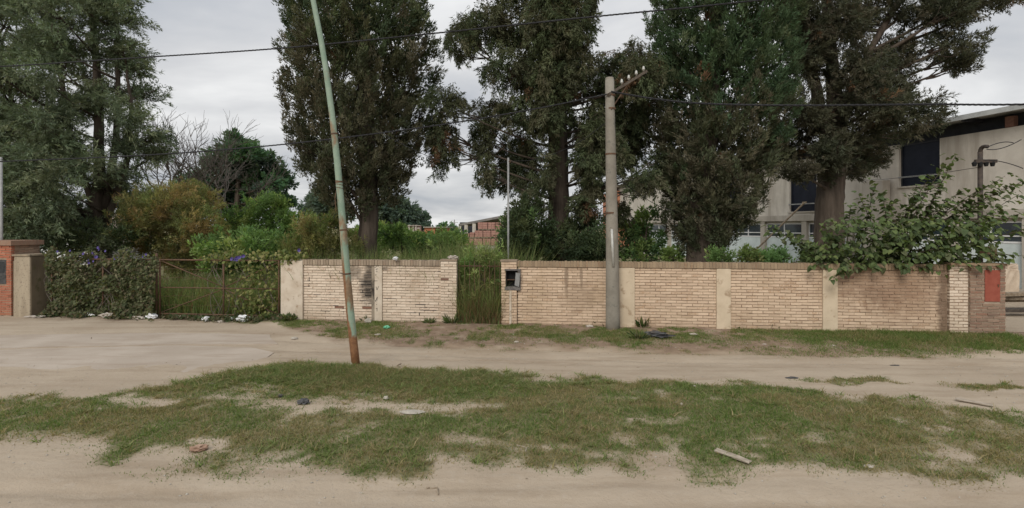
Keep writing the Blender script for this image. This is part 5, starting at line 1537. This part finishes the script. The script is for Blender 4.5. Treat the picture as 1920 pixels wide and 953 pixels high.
obj("roof", ([(ra[0], 33.6, ra[2]), (rb_[0], 33.6, ra[2]), (rb_[0], 40.4, ra[2]), (ra[0], 40.4, ra[2]), (ra[0] + .5, 37, ra[2] + 1.3), (rb_[0] - .5, 37, ra[2] + 1.3)], [(0, 1, 5, 4), (2, 3, 4, 5), (0, 4, 3), (1, 2, 5), (3, 2, 1, 0)]), simple("pink_tile", (.30, .22, .20), (.36, .28, .25), 3, bump=.3), hs)
for x_ in (20, 90, 140):
    obj("window", box(P(x_, 0, 33.9)[0], P(x_ + 20, 0, 33.9)[0], 33.93, 33.99, .9, 1.8), GLASS, hs)

# ------------------------------------------------------------------ plank pile and sand wall at the far right
pk = root("rubble_wall", P(1898, 560, 18) * np.array([1, 1, 0]), "broken sandy block wall beyond the right end pillar", "wall remnant")
obj("block_course", bevel(box(P(1884, 0, 18)[0], P(1912, 0, 18)[0], 18, 18.35, 0, 1.0), .03, 2, jit=.015, cuts=3), simple("sandy_block", (.50, .40, .30), (.60, .50, .39), 4, bump=.5, dist=.02), pk)
obj("broken_top", bevel(box(P(1890, 0, 18)[0], P(1910, 0, 18)[0], 18.02, 18.33, 1.002, 1.2), .02, 2, jit=.02, cuts=2), simple("sandy_block_b", (.48, .38, .29), (.58, .48, .38), 4, bump=.5, dist=.02), pk)
for i, (xa, ya, xb, yb2, lab) in enumerate([(1880, 566, 1960, 572, "bottom plank of the timber heap right of the end pillar"), (1882, 560, 1950, 563, "middle plank of the timber heap right of the end pillar"), (1886, 553, 1940, 560, "top plank of the timber heap right of the end pillar"), (1884, 574, 1950, 580, "dark plank lying on the ground before the timber heap")]):
    Y_ = [15.3, 15.0, 14.8, 14.3][i]
    a, b = P(xa, ya, Y_), P(xb, yb2, Y_)
    zc_ = [.30, .42, .54, .16][i]
    a[2] = b[2] = zc_; 
    V, F = bevel(box(0, float(np.linalg.norm(b - a)) + .5, 0, .30, -.045, .045), .01, 1)
    M = Matrix.Translation(Vector(a)) @ Matrix.Rotation(math.atan2(b[1] - a[1], b[0] - a[0]) + [.05, -.1, .12, 0][i], 4, 'Z')
    o = obj("plank", ([tuple(M @ Vector(v)) for v in V], F), WOOD if i < 3 else simple("dark_plank", (.05, .04, .035), (.09, .075, .06), 9, bump=.3), base=a)
    tag(o, lab, "plank", "timber heap planks")

# ------------------------------------------------------------------ litter and stones
def lump(size, seed=0, amp=.35, sub=3, flat=1.0):
    bm = bmesh.new()
    bmesh.ops.create_icosphere(bm, subdivisions=sub, radius=1)
    co = np.array([v.co[:] for v in bm.verts])
    nz_ = fbm(co[:, 0] * 1.9 + seed * 3.1, co[:, 1] * 1.9 + 4, co[:, 2] * 1.9 + 2, seed + 300, 4) - .5
    rid = np.abs(fbm(co[:, 0] * 3.1 + seed, co[:, 1] * 3.1, co[:, 2] * 3.1, seed + 400, 3) - .5)
    co = co * (1 + amp * 2 * nz_ - amp * 2.4 * rid)[:, None] * np.array(size)
    co[:, 2] -= co[:, 2].min()
    F = [tuple(v.index for v in f.verts) for f in bm.faces]
    bm.free()
    return co, F
def litter(name, px, py, size, mat, label, cat, seed=0, amp=.35, rot=0, Y=None, dz_=0, group="litter on the ground", sub=3):
    g = G(px, py)
    g[2] = ground_h(g[0], g[1]) - .008 + dz_
    V, F = lump(size, seed, amp, sub)
    c, s = math.cos(rot), math.sin(rot)
    V = np.stack([V[:, 0] * c - V[:, 1] * s, V[:, 0] * s + V[:, 1] * c, V[:, 2]], -1) + g
    o = obj(name, (V, F), mat, base=g)
    return tag(o, label, cat, group)
litter("plastic_bag", 285, 598, (.17, .12, .09), PLASTIC_W, "bright white crumpled bag at the foot of the gate's meeting post", "bag", 1, .6)
litter("plastic_bag", 155, 594, (.34, .12, .075), PLASTIC_W, "long flat white bag below the vine at the left of the gate", "bag", 2, .6)
litter("plastic_bag", 200, 597, (.20, .10, .08), PAPER, "crumpled greyish bag below the middle of the vine", "bag", 3, .6)
litter("plastic_bag", 229, 594, (.20, .11, .10), PAPER, "rounded muddy bag left of the brightest white bag", "bag", 4, .5)
litter("paper_scrap", 258, 599, (.20, .08, .055), PAPER, "flat muddy paper between the rounded bag and the brightest bag", "paper", 5, .6)
litter("paper_scrap", 339, 598, (.11, .08, .05), PAPER, "small muddy paper right of the gate's meeting post", "paper", 6, .6)
litter("plastic_bag", 386, 602, (.11, .08, .07), PLASTIC_W, "small white bag left of the thin gate stile", "bag", 7, .5)
litter("plastic_bag", 434, 601, (.07, .06, .05), PLASTIC_W, "tiny white scrap right of the thin gate stile", "bag", 8, .5)
litter("plastic_bag", 455, 603, (.19, .10, .09), PLASTIC_W, "white crumpled bag in the ivy left of the plaster end post", "bag", 9, .6)
litter("plastic_bag", 486, 600, (.09, .07, .05), PLASTIC_W, "white scrap next to the plaster end post", "bag", 10, .6)
litter("paper_scrap", 414, 604, (.10, .06, .03), PAPER, "flat dull scrap below the thin gate stile", "paper", 11, .6)
litter("paper_scrap", 65, 597, (.3, .1, .035), PAPER, "flat grey rubbish at the foot of the concrete gate post", "paper", 12, .6)
litter("stone", 552, 636, (.08, .055, .03), STONE, "broken stone on the path corner below the plaster end post", "stone", 13, .4, group="stones on the path")
litter("plastic_bag", 725, 619, (.09, .06, .045), PLASTIC_G, "small green plastic packet below the graffiti strip", "bag", 14, .5)
litter("stone", 690, 610, (.10, .07, .07), STONE, "pale stone at the wall foot beside the graffiti strip", "stone", 15, .4, group="stones on the path")
litter("paper_scrap", 708, 629, (.08, .06, .02), PAPER, "scrap of paper in the grass below the graffiti strip", "paper", 16, .5)
litter("black_bag", 570, 764, (.085, .055, .04), PLASTIC_D, "crumpled black bag on the bare patch left of the lamp post", "bag", 17, .6)
litter("black_bag", 526, 752, (.05, .03, .03), PLASTIC_D, "tiny dark scrap left of the crumpled black bag", "bag", 18, .6)
litter("stone", 662, 693, (.07, .06, .055), STONE, "small stone against the foot of the lamp post", "stone", 19, .4, group="stones on the path", dz_=-.02)
o = litter("stone_slab", 772, 779, (.165, .08, .018), STONE, "flat oblong stone slab in the grass right of the lamp post", "stone", 20, .22, rot=-.05, group="stones on the path")
litter("stone", 724, 757, (.04, .03, .03), STONE, "small stone above the flat oblong slab", "stone", 21, .4, group="stones on the path")
cl_ = litter("cloth_rag", 1230, 634, (.36, .13, .07), PLASTIC_D, "dark crumpled rag in the weeds right of the utility pole", "rag", 22, .75, rot=-.35)
litter("paper_scrap", 1300, 630, (.12, .06, .022), PAPER, "pale flat scrap right of the dark rag", "paper", 23, .5)
litter("paper_scrap", 1433, 645, (.045, .03, .012), PAPER, "white speck of litter below the third pilaster gap", "paper", 24, .5)
litter("paper_scrap", 1562, 648, (.05, .03, .012), PAPER, "white scrap in the grass below the fourth pilaster", "paper", 25, .5)
litter("paper_scrap", 963, 629, (.04, .03, .012), PAPER, "pale scrap at the foot of the meter niche pillar", "paper", 26, .5)
litter("paper_scrap", 968, 642, (.05, .035, .02), PAPER, "torn scrap on the path edge before the niche pillar", "paper", 27, .5)
litter("paper_scrap", 1105, 618, (.11, .05, .03), PAPER, "muddy scrap at the wall foot left of the utility pole", "paper", 28, .5)
litter("black_scrap", 1485, 711, (.10, .035, .018), PLASTIC_D, "flat black scrap on the footpath edge", "scrap", 29, .5)
litter("black_scrap", 1678, 683, (.09, .03, .012), PLASTIC_D, "thin dark scrap lying on the footpath at the right", "scrap", 30, .5)
litter("paper_scrap", 1302, 727, (.025, .018, .012), PAPER, "tiny white scrap in the upper middle of the grass", "paper", 31, .4)
litter("paper_scrap", 1278, 764, (.02, .015, .02), PAPER, "tiny upright white scrap in the middle of the grass", "paper", 32, .4)
litter("paper_scrap", 1104, 736, (.025, .018, .012), PAPER, "tiny white scrap in the grass right of the slab", "paper", 33, .4)
litter("paper_scrap", 1630, 875, (.06, .035, .010), PAPER, "pale flat scrap at the lower grass edge on the right", "paper", 34, .5)
litter("stone", 375, 846, (.10, .06, .04), simple("reddish_stone", (.27, .17, .12), (.36, .25, .18), 8, bump=.4), "reddish broken stone on the left grass", "stone", 35, .5, rot=.4, group="stones on the path")
litter("paper_scrap", 396, 727, (.05, .025, .02), PAPER, "small pale scrap on the upper left of the grass", "paper", 38, .5)
def stick(px0, py0, px1, py1, r, mat, label, name="stick", kink=None, cat="stick", sq=False, h=0.0):
    a, b = G(px0, py0), G(px1, py1)
    pts = [a, b] if kink is None else [a, G(*kink), b]
    for p_ in pts: p_[2] = ground_h(p_[0], p_[1]) + r * .7 + h
    if sq:
        L_ = float(np.linalg.norm(b - a))
        V, F = bevel(box(0, L_, -.035, .035, -.010, .010), .004, 1, jit=.006, cuts=2)
        M = Matrix.Translation(Vector(pts[0])) @ Matrix.Rotation(math.atan2(b[1] - a[1], b[0] - a[0]), 4, 'Z') @ Matrix.Rotation(.05, 4, 'X')
        VF = ([tuple(M @ Vector(v)) for v in V], F)
    else:
        rr = []
        fine = []
        for i in range(len(pts) - 1):
            for j in range(5): fine.append(pts[i] + (pts[i + 1] - pts[i]) * j / 5 + RNG.normal(0, r * .25, 3))
        fine.append(pts[-1])
        VF = tube(fine, np.linspace(r, r * .6, len(fine)), 7)
    o = obj(name, VF, mat, base=pts[0], smooth=not sq)
    return tag(o, label, cat, "sticks and battens on the ground")
PALEW = simple("bleached_wood", (.27, .225, .175), (.38, .325, .26), 14, bump=.4, dist=.004)
stick(1342, 850, 1406, 874, .02, PALEW, "bleached flat batten lying in the right part of the grass", "batten", cat="batten", sq=True, h=.012)
stick(1792, 757, 1862, 770, .02, PALEW, "pale batten on the dirt near the right edge", "batten", cat="batten", sq=True, h=.012)
stick(968, 838, 985, 850, .008, PALEW, "small bent pale twig in the middle foreground grass", kink=(988, 843))
stick(800, 914, 822, 928, .009, WOOD, "forked brown twig on the dirt at the bottom middle", kink=(820, 913))
stick(745, 694, 752, 688, .014, WOOD, "short stub of branch right of the lamp post foot", h=.03)

for i, (x_, y_, Yq, mt_, lab) in enumerate([(742, 479, 13.15, PLASTIC_W, "white bag caught behind the coping left of the cypress trunk shadow"), (850, 477, 13.25, PAPER, "pink and white bag caught on top of the wall beside the brick pillar")]):
    c = P(x_, y_, Yq)
    V, F = lump((.07 if i == 0 else .15, .07, .05), 50 + i, .8)
    c[2] = HW - .01 + .03 * i
    o = obj("plastic_bag", (V + c, F), mt_, base=c)
    tag(o, "white bag lying on the coping of the short wall" if i == 0 else lab, "bag", "litter on the wall")

# ------------------------------------------------------------------ grass
def scatter(n, x0, x1, y0, y1):
    return RNG.uniform(x0, x1, n), RNG.uniform(y0, y1, n)
X, Y = scatter(1050000, -12.6, 13.2, 4.4, 13.3)
inview = (np.abs(X) < Y * 1.06 + .4)
X, Y = X[inview], Y[inview]
d, ve, dr = grass_field(X, Y)
wl_ = 12.93 - .116 * X
ok = (RNG.random(len(X)) < d * .95) & (Y < wl_ - .02) & ~((X < -6.2) & (Y > 10.6))
X, Y, d, ve = X[ok], Y[ok], d[ok], ve[ok]
post_m = np.exp(-(((X + 2.5) / 2.2) ** 2 + ((Y - 8.6) / .6) ** 2))
h = RNG.uniform(.018, .055, len(X)) * (.55 + .7 * d) + post_m * RNG.uniform(0, .11, len(X)) + .03 * ve * RNG.random(len(X)) + .07 * np.clip((X - 6.5) / 1.5, 0, 1) * (Y > 10) * RNG.random(len(X)) + .05 * np.clip(fbm(X * 3.5, Y * 3.5, seed=66, oct=2) - .56, 0, .3) / .3 * RNG.random(len(X))
tone = fbm(X * .9, Y * 1.4, seed=61, oct=3)
base = np.stack([X, Y, ground_h(X, Y) - .003], -1)
GP = np.array([(.125, .185, .052), (.150, .205, .060), (.100, .160, .045), (.18, .205, .072)])
GDRY = np.array([(.27, .225, .115), (.32, .26, .145), (.22, .195, .095)])
dryp = np.clip((tone - .47) * 3.6 + .26 + 1.2 * (fbm(X * 2.8, Y * 2.8, seed=63, oct=2) - .5) + .2 * post_m, .04, .85) * (1 - .5 * ve)
isd = RNG.random(len(X)) < dryp
def lawn(name, label, mask):
    packs = []
    for mk, pl in ((mask & ~isd, GP), (mask & isd, GDRY)):
        packs.append(blades(base[mk], h[mk], RNG.uniform(.006, .012, mk.sum()), RNG.uniform(.3, 1.5, mk.sum()), pl, seg=1))
    V, F, C = stackp(packs)
    o = fast(name, V, F, GRASSM, cols=C)
    tag(o, label, "grass", kind="stuff")
strip = Y < 10.2
lawn("grass", "patchy short grass strip between the dirt road and the footpath", strip)
lawn("grass", "tufts of grass along the foot of the brick wall", ~strip)
print("blades", len(X))
# tussocks of longer, half-flattened grass on the mound round the lamp post and here and there in the strip
nt = 2100
TX = np.concatenate([RNG.normal(-2.0, 1.7, nt), RNG.uniform(-8, 9, 1500)]); TY = np.concatenate([RNG.normal(8.5, .42, nt), RNG.uniform(5.2, 12.3, 1500)])
td, tve, _ = grass_field(TX, TY)
kp = (RNG.random(len(TX)) < td * 1.2 + .05 * (np.arange(len(TX)) < nt)) & (TY < 12.7 - .116 * TX) & (td > .12)
TX, TY = TX[kp], TY[kp]
KB = 14
bx = np.repeat(TX, KB) + RNG.normal(0, .025, len(TX) * KB); by = np.repeat(TY, KB) + RNG.normal(0, .025, len(TX) * KB)
tb = np.stack([bx, by, ground_h(bx, by) - .004], -1)
tone_t = np.repeat(RNG.random(len(TX)) < .42, KB)
packs = []
for mk, pl in ((~tone_t, np.array([(.19, .235, .085), (.23, .25, .10), (.14, .19, .065)])), (tone_t, GDRY * 1.02)):
    packs.append(blades(tb[mk], RNG.uniform(.045, .14, mk.sum()), RNG.uniform(.008, .015, mk.sum()), RNG.uniform(.7, 2.6, mk.sum()), pl, seg=2))
V, F, C = stackp(packs)
tag(fast("grass_tussocks", V, F, GRASSM, cols=C), "coarse grass tussocks round the foot of the lamp post", "grass", kind="stuff")

def tall(name, label, n, ufn, vfn, hmin, hmax, pal, w=(.008, .016), lean=(.1, .9), seg=3):
    u = ufn(n); v = vfn(n)
    b = np.array([W(a, c, 0) for a, c in zip(u, v)])
    b[:, 2] = ground_h(b[:, 0], b[:, 1]) - .01
    hh = RNG.uniform(hmin, hmax, n)
    V, F, C = blades(b, hh, RNG.uniform(*w, n), RNG.uniform(*lean, n), pal, seg=seg)
    o = fast(name, V, F, GRASSM, cols=C)
    return tag(o, label, "grass", kind="stuff")
TG = [(0.156, 0.222, 0.078), (0.192, 0.252, 0.090), (0.120, 0.180, 0.066), (0.240, 0.264, 0.108)]
ST = [(.24, .17, .09), (.17, .115, .065), (.30, .22, .13)]
tall("tall_grass", "tall green grass growing through the narrow bar gate", 2600, lambda n: RNG.uniform(uF_ + .03, q0 - .03, n), lambda n: RNG.uniform(-.8, .05, n), .6, 1.45, TG + ST[:1] + [(.24, .28, .11), (.22, .27, .10)], lean=(.05, .75))
tall("dry_grass", "straw coloured dead grass at the foot of the narrow bar gate", 1500, lambda n: RNG.uniform(uF_ + .03, q0 - .03, n), lambda n: RNG.uniform(-.3, .12, n), .25, 1.0, ST + TG[:1], lean=(.2, 1.0))
tall("tall_grass", "tall grass filling the lot behind the iron double gate", 11000, lambda n: RNG.uniform(U(100), U(527), n), lambda n: -.25 - 6.5 * RNG.random(n) ** 1.5, .5, 1.35, TG + [(.20, .21, .08)] + ST[:1], w=(.01, .022))
tall("tall_grass", "seeding tall grass standing above the wall right of the bagged pillar", 3200, lambda n: RNG.uniform(uF_ - 1.0, q0 + .6, n), lambda n: RNG.uniform(-5, -.5, n), 1.7, 2.55, TG + [(.24, .27, .11), (.27, .25, .13), (.22, .26, .10)], w=(.012, .024), lean=(.1, .6))
tall("tall_grass", "ragged weeds showing above the short limewashed wall", 5200, lambda n: RNG.uniform(uA, uF_, n), lambda n: RNG.uniform(-3.5, -.4, n), 1.5, 2.25, TG + [(.24, .25, .11), (.20, .19, .09)], w=(.012, .024), lean=(.1, .7))
# broad weeds: leafy rosettes by the pole, the pillar foot, the end post
def weed(px, py, n, hh, label, pal):
    g = G(px, py); g[2] = ground_h(g[0], g[1]) - .01
    t = root("weed", g, label, "weed", "weeds at the wall foot")
    a = RNG.uniform(0, 2 * np.pi, n); el = RNG.uniform(.35, 1.3, n)
    st_ = g + np.stack([np.cos(a), np.sin(a), np.zeros(n)], -1) * RNG.uniform(0, hh * .5, n)[:, None]
    dv = unit(np.stack([np.cos(a) * np.cos(el), np.sin(a) * np.cos(el), np.sin(el)], -1))
    n2_ = n; L_ = 1.25 * hh * RNG.uniform(.5, 1.0, n)
    V, F = kites(st_, dv, L_, L_ * .26, side=RNG.normal(0, 1, (n, 3)), curl=.05)
    pal = np.array(pal)
    C = np.repeat(pal[RNG.integers(0, len(pal), n)] * RNG.uniform(.7, 1.3, (n, 1)), 4, axis=0)
    fast("leaves", V, F, LEAF, t, cols=C)
    sg = [tube([st_[i], st_[i] + dv[i] * L_[i] * .5], .004, 4) for i in range(0, n, 4)]
    obj("stalks", join(*sg), BARK_PALE, t)["kind"] = "stuff"
WG = [(.09, .13, .045), (.13, .15, .06), (.15, .14, .07), (.06, .10, .04)]
for (x_, y_, n_, h_, lab) in [(1172, 610, 34, .42, "spiky broad-leaved weed against the right side of the utility pole"), (1205, 615, 26, .30, "low weed right of the spiky pole weed"), (1125, 612, 26, .26, "leafy weed at the wall foot left of the utility pole"), (1196, 636, 40, .2, "spreading weed patch before the utility pole"), (848, 610, 24, .26, "small weed at the foot of the brick pillar by the narrow gate"), (540, 606, 60, .2, "creeping weed at the foot of the plaster end post"), (500, 604, 70, .18, "ivy clump on the ground between gate and end post"),
                              (1382, 618, 22, .22, "small weed below the third plaster pilaster"), (1445, 620, 24, .2, "leafy weed under the wall right of the third pilaster"), (1260, 614, 22, .2, "small weed above the dark rag"), (685, 604, 24, .2, "weed at the foot of the graffiti strip"), (805, 610, 22, .16, "thin weed at the wall foot left of the brick pillar"), (1640, 622, 24, .22, "weed at the wall foot below the large-leaved shrub"), (1345, 612, 20, .2, "sprig against the second plaster pilaster")]:
    weed(x_, y_, n_ * 2, h_, lab, WG)
# creepers along the gate foot
n = 2600
u_ = RNG.uniform(U(90), U(560), n); v_ = RNG.normal(.12, .14, n)
p = np.array([W(a, b, 0) for a, b in zip(u_, v_)]); p[:, 2] = ground_h(p[:, 0], p[:, 1]) + RNG.uniform(0, .10, n)
kp = fbm(u_ * 2, v_ * 2, seed=91) + .18 * (u_ > U(420)) > .5
V, F, C = leaves_at(p[kp], np.tile([[0, -.4, 1.0]], (kp.sum(), 1)), RNG.uniform(.05, .10, kp.sum()), [(.085, .11, .05), (.13, .12, .075), (.17, .14, .09), (.07, .10, .045)], droop=.1)
tag(fast("ground_creeper", V, F, LEAF, cols=C), "creeping leaves along the foot of the iron gate", "creeper", kind="stuff")
# fallen leaves and crumbs on the verge
n = 5200
X, Y = scatter(n, -12, 13, 5, 13)
d, ve, dr = grass_field(X, Y)
kp = (RNG.random(n) < .15 + .85 * np.maximum(ve, dr)) & (Y < 12.9 - .116 * X) & (np.abs(X) < Y * 1.05)
X, Y = X[kp], Y[kp]
p = np.stack([X, Y, ground_h(X, Y) + .004], -1)
dv = unit(RNG.normal(size=(len(X), 3)) * np.array([1, 1, .15]))
V, F = kites(p, dv, RNG.uniform(.02, .055, len(X)), RNG.uniform(.01, .025, len(X)), side=np.tile([[0, 0, 1.0]], (len(X), 1)) + RNG.normal(0, .2, (len(X), 3)))
C = np.repeat(np.array([(.17, .11, .06), (.28, .21, .13), (.11, .075, .05), (.36, .30, .21)])[RNG.integers(0, 4, len(X))], 4, axis=0)
tag(fast("leaf_litter", V, F, GRASSM, cols=C), "dry leaf litter strewn along the verge", "litter", kind="stuff")
# pebbles
n = 7000
X, Y = scatter(n, -11, 12, 4.5, 12.4)
gd_, _, _ = grass_field(X, Y)
kp = (gd_ < .35) & (np.abs(X) < Y * 1.05) & (fbm(X * 1.2, Y * 1.2, seed=95) > .48)
X, Y = X[kp], Y[kp]
oct_ = np.array([(1, 0, 0), (-1, 0, 0), (0, 1, 0), (0, -1, 0), (0, 0, .7), (0, 0, -.7)])
of = np.array([(0, 2, 4), (2, 1, 4), (1, 3, 4), (3, 0, 4), (2, 0, 5), (1, 2, 5), (3, 1, 5), (0, 3, 5)])
s = .004 + .012 * RNG.random(len(X)) ** 2.5
V = (np.stack([X, Y, ground_h(X, Y) + .002], -1)[:, None, :] + oct_[None] * s[:, None, None] * RNG.uniform(.6, 1.4, (len(X), 6, 1))).reshape(-1, 3)
F = (np.arange(len(X))[:, None, None] * 6 + of[None]).reshape(-1, 3)
tag(fast("pebbles", V, F, STONE), "small pebbles on the dirt", "pebbles", kind="stuff")
